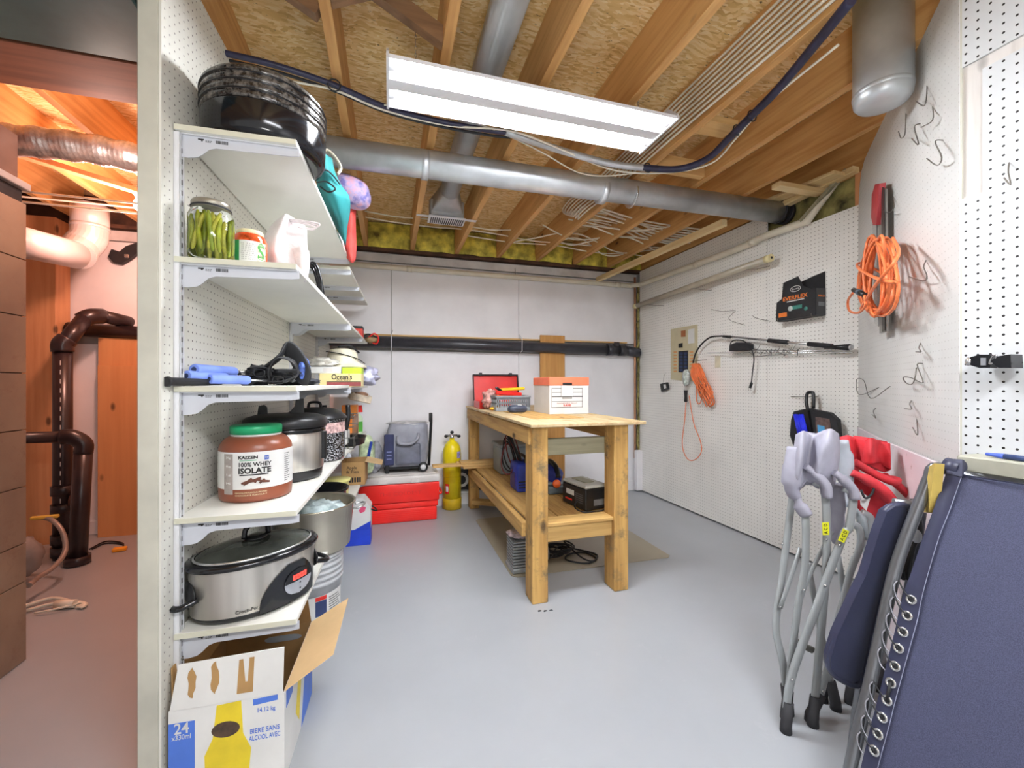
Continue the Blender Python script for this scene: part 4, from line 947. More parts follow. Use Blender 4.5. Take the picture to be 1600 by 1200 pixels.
m = M().prism([(.04*cos(2*pi*k/16)*1.0+(.022 if cos(2*pi*k/16) > 0 else -.022), .011*sin(2*pi*k/16)) for k in range(16)], .002, basis((w_*.66, d_-th-.001, h_-.045), (1, 0, 0), (0, 0, 1))); m.build('hand_hole', mat('grey_hole', '8f959c', .6), t)
PB = mat('carton_blue', '4f79d6', .5, 0, .03); PY = mat('carton_yellow', 'e8cf2c', .5, 0, .05)
def fq(pts, mt_, y=-.0008, name='printed_panel'): return M().prism(pts, .0007, basis((0, y+.0007, 0), (1, 0, 0), (0, 0, 1))).build(name, mt_, fr)
fq([(.0, .0), (.062, .0), (.062, .225), (.0, .225)], PB)
text('24', .03, WPRINT, fr, basis((.031, -.0014, .208), (1, 0, 0), (0, 0, 1)), wid=.035, bold=.01)
text('x330ml', .014, WPRINT, fr, basis((.031, -.0014, .185), (1, 0, 0), (0, 0, 1)), wid=.045)
fq([(.105, .165), (.115, .255), (.175, .258), (.180, .165), (.20, .12), (.19, .0), (.09, .0), (.085, .12)], PY)
fq([(.205, .238), (.268, .243), (.268, .258), (.205, .255)], PB)
text('14.12 kg', .013, PB, fr, basis((.238, -.0012, .222), (1, 0, 0), (0, 0, 1)), wid=.045)
text('BIERE SANS', .014, PB, fr, basis((.235, -.0012, .165), (1, 0, 0), (0, 0, 1)), wid=.075)
text('ALCOOL AVEC', .014, PB, fr, basis((.235, -.0012, .145), (1, 0, 0), (0, 0, 1)), wid=.08)
M().prism([(.09+.035*(1+cos(2*pi*k/20))+.012, .185+.022*sin(2*pi*k/20)) for k in range(20)], .0006, basis((0, -.0009, 0), (1, 0, 0), (0, 0, 1))).build('printed_panel', mat('printed_brown', '4b3a2c', .5, 0, .3, 50), fr)
def rq(pts, mt_, x=.0008): return M().prism(pts, .0007, basis((w_+x-.0007, 0, 0), (0, 1, 0), (0, 0, 1))).build('printed_panel', mt_, rs)
rq([(.20, .0), (.36, .0), (.36, .25), (.28, .25)], PB); rq([(.13, .10), (.16, .20), (.20, .18), (.17, .05)], PY, .0010); rq([(.02, .20), (.09, .20), (.09, .25), (.02, .25)], PB)
# ================================================================ AROUND THE BENCH
BT = .9445
# banker's box
t = thing('archive_box', 'white cardboard archive box with an orange lid on the workbench', 'box', (1.18, 2.77, BT))
M().box((-.145, -.155, 0), (.145, .155, .205), bev=.002).build('box_body', WPRINT, t)
CORAL = mat('coral_lid', 'ee7a58', .5, 0, .03)
M().box((-.149, -.159, .195), (.149, .159, .252), bev=.003).build('lid', CORAL, t)
m = M()
def rect(m, x0, z0, x1, z1, w_=.003, y=-.1558):
    m.box((x0, y, z0), (x1, y+.0006, z0+w_)).box((x0, y, z1-w_), (x1, y+.0006, z1)).box((x0, y, z0), (x0+w_, y+.0006, z1)).box((x1-w_, y, z0), (x1, y+.0006, z1))
rect(m, -.13, .045, .10, .178); rect(m, -.13, .085, .10, .12); rect(m, -.13, .12, .10, .15); rect(m, -.06, .12, .03, .195); rect(m, -.05, .105, .02, .115)
m.build('printed_frame', BPRINT, t, kind='stuff')
M().box((-.058, -.157, .122), (.028, -.1556, .195)).build('tuck_flap', WPRINT, t)
M().box((-.05, -.1598, .196), (.02, -.1588, .215)).build('hand_hole', BPRINT, t)
text('BANKERS BOX', .007, bpy.data.materials['maroon_print'], t, basis((-.015, -.157, .074), (1, 0, 0), (0, 0, 1)), wid=.15)
text('R-KIVE', .014, RED, t, basis((-.015, -.157, .06), (1, 0, 0), (0, 0, 1)), wid=.055, bold=.02)
# open red case
t = thing('red_tool_case', 'open red metal tool case with its lid up at the end of the workbench', 'tool case', (.92, 3.52, BT))
M().box((-.20, -.13, 0), (.22, .10, .012), bev=.002).build('case_tray', RED, t)
for lo, hi in (((-.20, -.13, .012), (-.194, .10, .06)), ((.214, -.13, .012), (.22, .10, .06)), ((-.194, -.13, .012), (.214, -.124, .06)), ((-.194, .094, .012), (.214, .10, .06))): M().box(lo, hi).build('case_wall', RED, t)
lm = Matrix.Translation((0, .10, .06)) @ Matrix.Rotation(-.18, 4, 'X')
M().box((-.20, .03, 0), (.22, .036, .235), lm, bev=.002).build('case_lid', RED, t)
for lo, hi in (((-.20, 0, 0), (-.194, .03, .235)), ((.214, 0, 0), (.22, .03, .235)), ((-.20, 0, .229), (.22, .036, .238))): M().box(lo, hi, lm).build('lid_rim', BLKM, t)
for x in (-.13, .15): M().box((x-.012, -.004, .225), (x+.012, .036, .25), lm).build('latch', BLKM, t)
# crinkly red bag
RB = mat('red_clear_film', 'd9857c', .25, 0, .45, 22, .8, 40)
t = thing('parts_bag', 'crinkled see-through plastic bag of red parts at the bench corner', 'bag', (.79, 3.28, BT))
M().blob((0, 0, .075), (.065, .055, .08), .5, 9, 7, 32, 20, flatz=.001).build('bag_body', RB, t)
M().cb((.015, -.055, .06), (.055, .012, .07), (.1, 0, .1), .004).build('white_card', WPRINT, t)
solo(M().blob((.80, 3.16, BT+.014), (.05, .03, .015), .2, 5, 2, 22, 10, flatz=BT+.0005), 'yellow_sachet', mat('amber_yellow', 'f2b81f', .4), 'small amber yellow sachet lying in front of the parts bag', 'sachet', (.80, 3.16, BT))
# basket with red and yellow tools
GB = mat('grey_basket_plastic', '8f9498', .45, 0, .06)
t = thing('tool_basket', 'grey slotted plastic basket holding red and yellow tools', 'basket', (.915, 3.16, BT))
x0, x1, y0, y1, h = -.135, .135, -.10, .10, .115
M().box((x0, y0, 0), (x1, y1, .006), bev=.002).build('basket_floor', GB, t)
for (ax_, y) in (('x', y0), ('x', y1), ('y', x0), ('y', x1)):
    L0, L1 = (x0, x1) if ax_ == 'x' else (y0, y1); m = M()
    def bb(a0, a1, z0, z1, th=.003):
        if ax_ == 'x': m.box((a0, y-th/2, z0), (a1, y+th/2, z1))
        else: m.box((y-th/2, a0, z0), (y+th/2, a1, z1))
    bb(L0, L1, 0, .028); bb(L0, L1, .052, .062); bb(L0, L1, .086, .102); bb(L0-.004, L1+.004, .102, .115, .012)
    n = int((L1-L0)/.018); 
    for k in range(n+1): a0 = L0+(L1-L0)*k/n; bb(max(L0, a0-.004), min(L1, a0+.004), .028, .102)
    m.build('slotted_side', GB, t, kind='stuff')
for (c, s, r_, mt_, nm) in (((-.01, .0, .13), (.22, .03, .03), (0, .08, .1), RED, 'red_tool'), ((.03, .03, .165), (.20, .035, .022), (0, -.05, -.1), mat('tool_yellow', 'f0c514', .4), 'yellow_level'), ((-.02, -.04, .10), (.20, .04, .03), (0, .05, .05), mat('tool_orange', 'e0552a', .4), 'orange_tool'), ((-.08, .02, .16), (.08, .02, .02), (0, .5, .4), BLK, 'black_tool')):
    tag(M().cb((0, 0, 0), s, r_, .005).build(nm, mt_, None), {'red_tool': 'red plastic tool lying across the grey basket', 'yellow_level': 'bright yellow bar sticking up on top of the grey basket', 'orange_tool': 'orange red tool body inside the grey basket', 'black_tool': 'small black tool tilted over the grey basket rim'}[nm], 'tool').location = V((.915, 3.16, BT))+V(c)
# glasses case
t = thing('glasses_case', 'dark navy zipped sunglasses case at the edge of the bench', 'case', (.885, 2.86, BT))
M().blob((0, 0, .026), (.072, .038, .03), .05, 2, 1, 32, 16, flatz=.0005, sq=.8).build('case_shell', mat('navy_shell', '3a4152', .45), t)
M().tube([(.0725*cos(a), .0385*sin(a), .026) for a in [2*pi*k/40 for k in range(40)]], .002, 6, True).build('zip', BLKM, t)
M().cb((.012, -.016, .0545), (.03, .012, .002), (.4, 0, 0)).build('white_logo', WPRINT, t)
# oak board behind
solo(M().box((1.45, 3.905, .01), (1.715, 3.925, 1.64), bev=.002), 'oak_board', OAK, 'tall oak veneered board leaning on the back wall behind the archive box', 'board', (1.58, 3.915, .01))
# planks and bin on lower shelf
for k, (x0, x1, y0, y1, z0) in enumerate(((.62, 1.20, 3.58, 3.67, .4105), (.66, 1.22, 3.69, 3.77, .4105), (.36, 1.10, 3.60, 3.69, .430), (.58, 1.15, 3.70, 3.765, .430), (.60, 1.0, 3.61, 3.70, .4495))):
    solo(M().box((x0, y0, z0), (x1, y1, z0+.019), bev=.002), 'loose_plank', PINE_X, ('short plank lying at the bottom of the stack on the bench shelf', 'plank at the bottom of the stack against the rear bench legs', 'longest plank of the stack, sticking out past the yellow tank', 'middle plank of the stack nearest the back wall', 'topmost plank of the small stack on the bench shelf')[k], 'plank', ((x0+x1)/2, (y0+y1)/2, z0), 'planks on the lower bench shelf')
t = thing('storage_bin', 'grey lidded plastic storage bin behind the bench legs', 'bin', (1.06, 3.40, .411))
M().box((-.19, -.13, 0), (.19, .13, .22), bev=.012, seg=2).build('bin_body', mat('bin_grey_blue', '93a0a6', .4, 0, .04), t)
M().box((-.20, -.14, .22), (.20, .14, .245), bev=.006).build('lid', mat('bin_lid_grey', 'a2abae', .4), t)
solo(M().cb((.93, 3.70, .06), (.42, .09, .04), (0, .08, -.25), .003), 'floor_plank', BENCH_X, 'offcut of rough timber lying on the floor by the rear bench leg', 'plank', (.93, 3.70, .03))
# sign
t = thing('lettered_sign', 'black sign with upside-down white letters leaning behind the yellow tank', 'sign', (.80, 3.925, .13))
mt = Matrix.Rotation(.05, 4, 'Y')
M().box((-.20, -.004, -.0), (.20, .004, .22), mt, bev=.001).build('sign_board', BLK, t)
mm = M(); rect(mm, -.195, .006, .195, .214, .004, -.0052); mm.v = [tuple(mt @ V(p)) for p in mm.v]; mm.build('sign_border', WPRINT, t)
text('FRO', .13, WPRINT, t, mt @ basis((-.055, -.0052, .11), (-1, 0, 0), (0, 0, -1)), wid=.30, bold=.03)
# blue tool box on the lower shelf, cables
SH = .411
t = thing('blue_charger', 'upright blue battery booster standing on the lower bench shelf', 'charger', (.90, 2.78, SH))
BL2 = mat('tool_blue', '2a3fae', .4, 0, .15, 10)
M().box((-.07, -.09, 0), (.07, .09, .20), bev=.018, seg=2).build('body', BL2, t)
M().box((-.074, -.05, .03), (-.068, .05, .13), bev=.002).build('side_panel', mat('tool_blue_dark', '1c2a78', .4), t)
M().tube(spline([(0, -.07, .195), (0, -.06, .235), (0, .06, .235), (0, .07, .195)], 5), .011, 8).build('carry_handle', BLK, t)
M().box((.01, -.094, .10), (.05, -.088, .17), bev=.002).build('grey_panel', GB, t)
for k in range(3): M().box((-.06, -.0925, .03+.02*k), (.0, -.0895, .038+.02*k)).build('vent_slot', BLK, t)
t = thing('jumper_cables', 'coiled black and red jumper cables draped over the blue battery booster', 'cables', (.84, 2.82, SH+.23))
for k in range(7):
    random.seed(k+3); r0 = .075+.018*random.random(); ph = .3*k
    M().tube([((-.04+.02*k*.5)+r0*.55*cos(a+ph), .03*sin(k)+.02*sin(a*2), r0*1.35*sin(a)+.015*k-.02) for a in [2*pi*j/24 for j in range(24)]], .005, 6, True).build('cable_loop', BLKM if k % 3 else mat('cable_maroon', '6d2a26', .5) if 'cable_maroon' not in bpy.data.materials else bpy.data.materials['cable_maroon'], t)
t = thing('blue_sander', 'blue and black power tool with an orange knob on the bench shelf', 'power tool', (1.09, 2.68, SH))
M().box((-.075, -.10, 0), (.075, .12, .055), bev=.012, seg=2).build('base_plate', mat('tool_grey', '5c676c', .45), t)
M().blob((0, .02, .11), (.065, .11, .07), .12, 3, 5, 28, 16).build('motor_housing', BL2, t)
M().tube(spline([(0, .12, .12), (0, .08, .19), (0, -.04, .175), (0, -.09, .11)], 5), .018, 10).build('grip', BLK, t)
M().lathe([(0, 0), (.026, .0), (.028, .008), (.024, .022), (0, .024)], 20, mtx=basis((-.02, -.10, .075), (1, 0, 0), (0, 0, 1))).build('orange_knob', mat('knob_orange', 'ee6a2c', .4), t)
M().box((-.07, -.06, .055), (.07, .0, .075), bev=.006).build('grey_panel', GB, t)
t = thing('battery_charger', 'boxy black battery charger with a pale top on the bench shelf', 'charger', (1.14, 2.30, SH), .18)
M().box((-.078, -.115, .006), (.078, .125, .13), bev=.006).build('case', BLK, t)
M().box((-.078, -.115, .131), (.078, .125, .150), bev=.006).build('case_top', mat('pale_case_top', 'b8b8b0', .4), t)
M().box((-.035, -.05, .150), (.035, .09, .156), bev=.003).build('top_plate', mat('khaki_top', '9c9a84', .5), t)
M().box((-.02, -.1158, .03), (.065, -.115, .065)).build('label_paper', mat('grey_label', '6b6b6b', .5), t)
m = M()
for k in range(5): m.box((-.0788, -.09, .04+.012*k), (-.078, -.01, .045+.012*k))
m.build('vent_slots', mat('slot_grey', '55575a', .5), t, kind='stuff')
M().box((-.0792, .0, .07), (-.078, .08, .10)).build('white_label', WPRINT, t)
M().box((-.0792, .02, .035), (-.078, .09, .045)).build('red_label', RED, t)
M().tube(spline([(-.079, -.03, .05), (-.115, -.06, .02), (-.10, -.12, .008), (-.03, -.135, .006), (.04, -.13, .006), (.10, -.09, .03), (.11, -.02, .08), (.085, .03, .09)], 8), .0035, 6).build('power_cord', BLKM, t)
# mat, air pump, cord
t = solo(M().prism([(.73, 2.36), (1.77, 2.345), (1.80, 2.37), (1.80, 3.44), (1.77, 3.47), (.73, 3.47), (.70, 3.44), (.70, 2.39)], (.0005, .0045)), 'floor_mat', mat('brown_floor_mat', '9b927d', .35, 0, .03, 3), 'thin brownish grey chair mat lying on the floor under the workbench', 'mat', (1.25, 2.9, 0))
t = thing('air_pump', 'grey finned electric pump on the mat behind the front bench leg', 'pump', (.80, 2.46, .005))
PG = mat('cast_grey', '9da2a3', .4, .3, .1)
M().box((-.09, -.07, .0), (.03, .09, .03), bev=.006).build('pump_foot', PG, t)
for k in range(9): M().box((-.085, -.06, .035+.018*k), (.02, .08, .045+.018*k), bev=.002).build('cooling_fin', PG, t)
M().box((-.075, -.05, .03), (.01, .07, .20), bev=.004).build('cylinder_block', mat('pump_dark', '5f6365', .5, .3), t)
M().lathe([(0, 0), (.05, .002), (.055, .02), (.055, .12), (.045, .135), (0, .137)], 28, mtx=basis((.02, .02, .075), (0, 0, 1), (0, 1, 0)) @ Matrix.Rotation(pi, 4, 'X')).build('motor', mat('motor_grey', '7d858a', .4, .3), t)
M().lathe([(0, 0), (.05, .002), (.055, .02), (.055, .13), (.045, .145), (0, .147)], 28, mtx=basis((.02, .02, .075), (0, 1, 0), (0, 0, 1))).build('motor', bpy.data.materials['motor_grey'], t)
M().blob((-.035, .0, .222), (.06, .07, .022), .4, 7, 2, 24, 12).build('plastic_wrap', mat('pinkish_wrap', 'c9b4b6', .3, 0, .3, 30, .7, 50), t)
M().box((-.08, -.05, .236), (.0, .06, .240), Matrix.Rotation(.15, 4, 'Y')).build('instruction_leaflet', WPRINT, t)
pts = []
for k in range(60): a = k*.55; pts.append((1.05+.01*k*.0+.09*cos(a)+.0013*k, 2.62+.075*sin(a)*(1+.1*sin(k)), .012+.0006*k+.004*sin(k*1.3)))
pts += [(1.20, 2.50, .02), (1.24, 2.42, .012), (1.30, 2.45, .01), (1.27, 2.56, .01), (1.16, 2.56, .012), (1.10, 2.48, .012), (1.22, 2.40, .01), (1.33, 2.50, .01), (1.24, 2.62, .012), (1.12, 2.66, .03), (1.0, 2.5, .03), (.93, 2.48, .06)]
solo(M().tube(spline(pts, 4), .0055, 7), 'power_cable', BLKM, 'coil of black power cord lying on the mat under the bench', 'cord', (1.1, 2.6, .006))
for k, (u, v) in enumerate(((843, 955), (852, 955), (861, 954))):
    p = onZ(u, v, 0); M_ = M().blob((p.x, p.y, .002), (.010, .006, .0025), .6, 40, k, 12, 6)
    solo(M_, 'debris_crumb', BLKM, 'dark crumb of dirt before the bench leg, %s of three towards the lounger' % ('first', 'second', 'third')[k], 'dirt', (p.x, p.y, 0), 'dirt crumbs before the bench leg')
# ---------------- cooler, bag, tank
t = thing('cooler_box', 'large red cooler with a white lid on the floor against the back wall', 'cooler', (.09, 3.73, 0))
CR = mat('cooler_red', 'ee2a22', .35, 0, .04, 5); CW = mat('cooler_white', 'ddd8d4', .4, 0, .05, 5)
M().box((-.31, -.16, .0), (.30, .17, .12), bev=.012, seg=2).build('body_bottom', CR, t)
M().box((-.318, -.168, .12), (.308, .178, .165), bev=.006, seg=2).build('body_band', CR, t)
M().box((-.328, -.178, .168), (.318, .185, .325), bev=.010, seg=2).build('body_top', CR, t)
for k in range(5): M().box((-.29, -.1625, .03+.015*k), (.28, -.159, .036+.015*k)).build('moulded_rib', CR, t)
text('THE COLDEST', .03, mat('red_emboss', 'd8231c', .35), t, basis((0, -.1785, .245), (1, 0, 0), (0, 0, 1)), wid=.34, ex=.001)
M().box((-.333, -.184, .326), (.323, .19, .388), bev=.012, seg=2).build('lid', CW, t)
M().box((-.30, -.15, .388), (.29, .16, .396), bev=.004).build('lid_panel', CW, t)
for x in (-.14, .12): M().box((x-.035, -.188, .33), (x+.035, -.183, .365), bev=.002).build('latch', CW, t)
M().tube(spline([(.319, -.09, .20), (.345, -.09, .21), (.345, .09, .21), (.319, .09, .20)], 4), .010, 8).build('side_handle', CR, t)
# rolling soft cooler
GS = mat('grey_nylon', '8d8f99', .5, 0, .12, 8, .4, 50); NS = mat('navy_nylon', '2a3054', .6, 0, .15, 12)
t = thing('rolling_bag', 'grey and navy soft rolling bag standing on the red cooler', 'bag', (.13, 3.76, .397))
bm_ = M(); rows = []
for i in range(9):
    f = i/8; z_ = .05+.34*f; hw = .185+.012*sin(pi*f)-.02*f; hd = .11+.015*sin(pi*f); k = 5
    rows.append([(hw*math.copysign(abs(cos(a))**.45, cos(a))+.03*f+.004*sin(a*6+i), hd*math.copysign(abs(sin(a))**.45, sin(a))+.004*sin(a*5+i*2), z_) for a in [2*pi*j/36 for j in range(36)]])
rows.append([(.035+.9*(p[0]-.035), p[1]*.9, .415) for p in rows[-1]]); rows.append([(.035, 0, .42)]*36)
bm_.grid(rows, False, True); bm_.build('bag_body', GS, t)
M().box((-.17, -.132, .07), (-.09, -.118, .33), bev=.006).build('navy_pocket', NS, t)
for k in range(3): M().box((-.15, -.1335, .12+.03*k), (-.11, -.1318, .128+.03*k), Matrix.Identity(4)).build('pocket_stripe', mat('pale_stripe', '7d86b0', .5) if 'pale_stripe' not in bpy.data.materials else bpy.data.materials['pale_stripe'], t)
M().box((-.08, -.138, .07), (.13, -.118, .25), bev=.02, seg=2).build('front_pocket', mat('grey_nylon_dark', '6d707d', .5, 0, .15, 8, .5, 40), t)
M().tube(spline([(-.06, -.125, .31), (-.05, -.16, .26), (.04, -.165, .25), (.10, -.15, .29), (.11, -.125, .33)], 6), .013, 8).build('carry_handle', GS, t)
M().blob((.03, 0, .41), (.17, .10, .02), .3, 6, 3).build('silver_lining', mat('silver_lining', 'b7b6b4', .3, .4, .2, 12, .5, 40), t)
M().box((-.17, -.12, .03), (.19, .10, .052), bev=.006).build('frame_base', BLK, t)
for x in (.185, ): 
    M().tube([(x+.02, -.05, .04), (x+.04, -.05, .43), (x+.035, -.05, .50)], .012, 10).build('pull_handle', BLK, t)
    M().box((x+.02, -.07, .42), (x+.05, -.03, .50), bev=.008, seg=2).build('handle_grip', BLK, t)
for y in (-.12, .11):
    wh = M().lathe([(0, 0), (.03, 0), (.04, .004), (.042, .012), (.04, .02), (.03, .024), (0, .024)], 28, mtx=basis((.15, y+.01, .042), (1, 0, 0), (0, 0, 1))).build('wheel', BLK, t)
    M().lathe([(0, -.001), (.024, -.001), (.024, .025), (0, .025)], 20, mtx=basis((.15, y+.01, .042), (1, 0, 0), (0, 0, 1))).build('wheel_hub', METW, wh)
M().box((-.16, -.125, 0), (-.13, -.105, .10), bev=.004).build('stand_foot', BLK, t)
t = thing('grey_sack', 'crumpled grey fabric sack slumped next to the rolling bag', 'sack', (-.12, 3.74, .397))
M().blob((0, 0, .12), (.06, .10, .13), .35, 5, 8, 30, 20, flatz=.001).build('sack_body', mat('sack_grey', '9a9ba3', .7, 0, .15, 10, .5, 40), t)
# scuba tank
t = thing('scuba_tank', 'yellow scuba cylinder with black valve standing by the back wall', 'scuba tank', (.56, 3.862, 0))
M().lathe([(.080, 0), (.088, .004), (.088, .095), (.085, .10)], 40).build('tank_boot', mat('ochre_boot', 'cfae1c', .45, 0, .08), t)
M().lathe([(.084, .09), (.084, .50), (.080, .545), (.066, .585), (.044, .612), (.024, .625), (.022, .645)], 44).build('tank_body', YEL, t)
M().lathe([(.019, .645), (.019, .665), (.012, .67), (.012, .69), (0, .69)], 20).build('valve_post', CHROME, t)
M().tube([(-.045, 0, .672), (.05, 0, .672)], .012, 12).build('valve_body', CHROME, t)
for x, y, z_ in ((-.055, -.005, .668), (.062, -.01, .665), (.0, -.0, .702)): M().blob((x, y, z_), (.018, .016, .015), .1, 3, 2, 14, 8).build('valve_knob', BLK, t)
M().tube([(.0842*cos(a), .0842*sin(a), .30+.004*sin(3*a)) for a in [2*pi*k/30 for k in range(30)]], .0015, 5, True).build('seam_line', mat('dark_yellow', 'b59c14', .4), t)
m = M(); arc_patch(m, .084, -1.15, -.6, .47, .53, 8); m.build('round_decal', mat('violet_decal', '8a86c8', .4, 0, .4, 60), t)
m = M(); arc_patch(m, .084, -2.5, -2.05, .15, .24, 6); m.build('red_decal', RED, t)
m = M(); arc_patch(m, .084, -2.42, -2.12, .17, .22, 6, .0014); m.build('white_decal', WPRINT, t)
# ================================================================ ON THE PEGBOARD WALL
def ipoly(fn, pts, vec):
    m = M(); a = [fn(u, v) for u, v in pts]; n = len(a); b = [p+V(vec) for p in a]
    m.add(a+b, [tuple(range(n)), tuple(range(2*n-1, n-1, -1))]+[(i, (i+1) % n, n+(i+1) % n, n+i) for i in range(n)]); return m
wx = lambda off: (lambda u, v: onX(u, v, XR-off))
dgo = lambda off: (lambda u, v: dg(u, v, off))
nx = lambda off: (lambda u, v: onX(u, v, XN-off))
# breaker panel
o0 = onX(1048, 594, XR); t = thing('breaker_panel', 'beige electrical breaker panel with an open breaker window', 'breaker panel', o0)
PB_ = mat('panel_beige', 'c6bd9b', .45, 0, .03)
fn = wx(.008)
wp_(ipoly(fn, [(1048, 514.5), (1089, 507), (1089, 597), (1048, 593)], (.008, 0, 0)), 'cover', PB_, t)
f2 = wx(.0095)
wp_(ipoly(f2, [(1060, 549), (1075, 547.5), (1075, 583), (1060, 581.5)], (.0015, 0, 0)), 'breaker_window', BLK, t)
for k in range(6):
    for (u0, u1) in ((1061.5, 1066.5), (1068.5, 1073.5)):
        v0 = 550.5+5.2*k
        wp_(ipoly(wx(.013), [(u0, v0), (u1, v0), (u1, v0+3.6), (u0, v0+3.6)], (.004, 0, 0)), 'breaker_switch', mat('breaker_navy', '25385e', .4) if 'breaker_navy' not in bpy.data.materials else bpy.data.materials['breaker_navy'], t)
wp_(ipoly(wx(.013), [(1060, 537), (1066, 536), (1066, 543), (1060, 543.5)], (.004, 0, 0)), 'main_switch', BLK, t)
lab_o = mat('orange_label', 'd69a62', .6)
for k in range(7):
    for (u0, u1) in ((1052.5, 1057.5), (1077.5, 1083)):
        wp_(ipoly(f2, [(u0, 549+5*k), (u1, 548.8+5*k), (u1, 551.2+5*k), (u0, 551.4+5*k)], (.001, 0, 0)), 'circuit_label', lab_o, t)
wp_(ipoly(f2, [(1064, 517), (1071, 516), (1071, 526), (1064, 526.5)], (.001, 0, 0)), 'warning_label', mat('rust_label', 'a8683e', .6), t)
wp_(ipoly(f2, [(1075, 515), (1085, 513), (1085, 536), (1075, 537)], (.001, 0, 0)), 'paper_chart', WPRINT, t)
tag(wp := ipoly(wx(.006), [(1117, 556.5), (1125, 556.5), (1125, 574), (1117, 574.5)], (.006, 0, 0)).build('blank_plate', mat('cream_plate', 'd9d2b8', .4), None, onX(1121, 565, XR)), 'small cream blank cover plate to the side of the breaker panel', 'cover plate')
t = thing('wall_sensor', 'little black box with a white face hanging below the breaker panel', 'sensor', onX(1037, 612, XR))
wp_(ipoly(wx(.03), [(1031, 600), (1041, 597.5), (1043, 608), (1033, 612)], (.025, 0, 0)), 'case', BLK, t)
wp_(ipoly(wx(.0315), [(1036.5, 601), (1040, 600.3), (1041, 606), (1037.5, 607.5)], (.001, 0, 0)), 'white_face', WPRINT, t)
wp_(M().tube([onX(1040, 582, XR), onX(1037, 590, XR-.02), onX(1036, 599, XR-.02)], .0012, 5), 'hook_wire', WIRE, t)
# wiper box EVERFLEX
yn, yf = onX(1275, 440, 2.52).y, onX(1213, 440, 2.52).y
zb, zt = 1.575, 1.85
t = thing('wiper_box', 'black EVERFLEX display box resting on a wire bracket on the pegboard', 'box', (2.52, yn, zb))
fb = basis((2.52, yn, zb), (0, 1, 0), (0, 0, 1)); W_ = yf-yn; H_ = zt-zb
inv = Matrix.Translation((-2.52, -yn, -zb))
prof = [(0, 0), (W_, 0), (W_*.98, H_*.45), (W_*.84, H_*.52), (W_*.80, H_*.90), (W_*.42, H_*.97), (W_*.30, H_*.72), (W_*.10, H_*.60), (0, H_*.60)]
M().prism(prof, (-.004, 0), inv @ fb).build('front_panel', BLKM, t)
M().prism([(0, 0), (W_, 0), (W_, H_*.5), (W_*.84, H_*.55), (W_*.8, H_*.85), (W_*.3, H_*.95), (0, H_)], (.0, .004), inv @ basis((2.594, yn, zb), (0, 1, 0), (0, 0, 1))).build('back_panel', BLKM, t)
M().prism([(0, 0), (.076, 0), (.076, H_*.62), (0, H_*.60)], (0, .003), inv @ basis((2.52, yn, zb), (1, 0, 0), (0, 0, 1))).build('side_panel', mat('charcoal_card', '2f3033', .5, 0, .1), t)
M().box((0, 0, 0), (.076, W_, .003)).build('box_floor', BLKM, t)
M().box((.02, .004, .01), (.05, W_*.7, H_*.55), bev=.003).build('packed_wiper', mat('olive_dark', '4d4a2c', .6), t)
EF = inv @ basis((2.5155, yn+W_/2, zb), (0, -1, 0), (0, 0, 1))
OR = mat('orange_print', 'ee8136', .5)
text('EVERFLEX', .026, OR, t, EF @ T(.0, .135, 0), wid=W_*.62, bold=.02)
M().tube([EF @ V((.035*cos(a)+.005, .19+.017*sin(a), 0)) for a in [2*pi*k/28 for k in range(28)]], .002, 5, True).build('oval_badge', WPRINT, t)
text('Scotts', .012, WPRINT, t, EF @ T(.005, .19, 0), wid=.05)
M().box((-.0, 0, 0), (.12, .006, .0006), EF @ T(-.055, .112, 0)).build('printed_line', WPRINT, t)
M().lathe([(0, 0), (.017, 0), (.017, .001), (0, .001)], 20, mtx=EF @ T(-.03, .068, 0)).build('printed_disc', mat('pale_disc', 'c9d3cf', .4), t)
M().box((0, -.012, 0), (.07, .012, .0008), EF @ T(-.02, .070, 0)).build('printed_roll', mat('teal_print', '3f7f74', .4), t)
M().box((-.04, -.014, 0), (.02, .014, .0008), EF @ T(-.075, .035, 0)).build('orange_flash', OR, t)
M().lathe([(0, 0), (.013, 0), (.013, .001), (0, .001)], 20, mtx=EF @ T(.075, .050, 0)).build('printed_disc', bpy.data.materials['teal_print'], t)
sd = inv @ basis((2.56, yn-.0035, zb), (1, 0, 0), (0, 0, 1))
text('EVERFLEX', .012, OR, t, sd @ T(0, .12, 0), wid=.055); M().box((-.025, -.012, 0), (.025, .012, .0006), sd @ T(0, .07, 0)).build('printed_panel', mat('grey_print', '6f7478', .5), t)
for y in (.02, W_-.02): M().tube([(.08, y, .0), (.0, y, -.006), (-.012, y, -.006), (-.014, y, .014)], .002, 6).build('support_wire', WIRE, t)
# telescopic pole
t = thing('telescopic_pole', 'telescopic silver pole with black foam grips lying on wall hooks', 'pole', onX(1220, 545, XR-.06))
off = .06
def px(u, v, o_=off): return onX(u, v, XR-o_)
wp_(M().tube([px(1142, 526), px(1325, 544)], .008, 12), 'pole_tube', CHROME, t)
wp_(M().tube([px(1130, 525.5), px(1142, 526.5)], .011, 12), 'collar', BLK, t)
wp_(M().tube([px(1201, 532), px(1231, 535)], .015, 14), 'foam_grip', BLKM, t)
wp_(M().tube([px(1263, 537.5), px(1300, 541)], .015, 14), 'foam_grip', BLKM, t)
wp_(M().tube([px(1289, 543), px(1328, 542.5)], [.010, .019], 14), 'black_end', BLK, t)
wp_(M().tube([px(1327, 542.5), px(1331, 543)], .016, 14), 'end_cap', CHROME, t)
wp_(M().tube(spline([px(1128, 525), px(1110, 527), px(1096, 538), px(1087, 552), px(1083, 567)], 6), .007, 8), 'bent_hose', BLK, t)
t = thing('antenna_rods', 'thin silver rods with small clips lying on hooks under the pole', 'rods', onX(1200, 553, XR-.05))
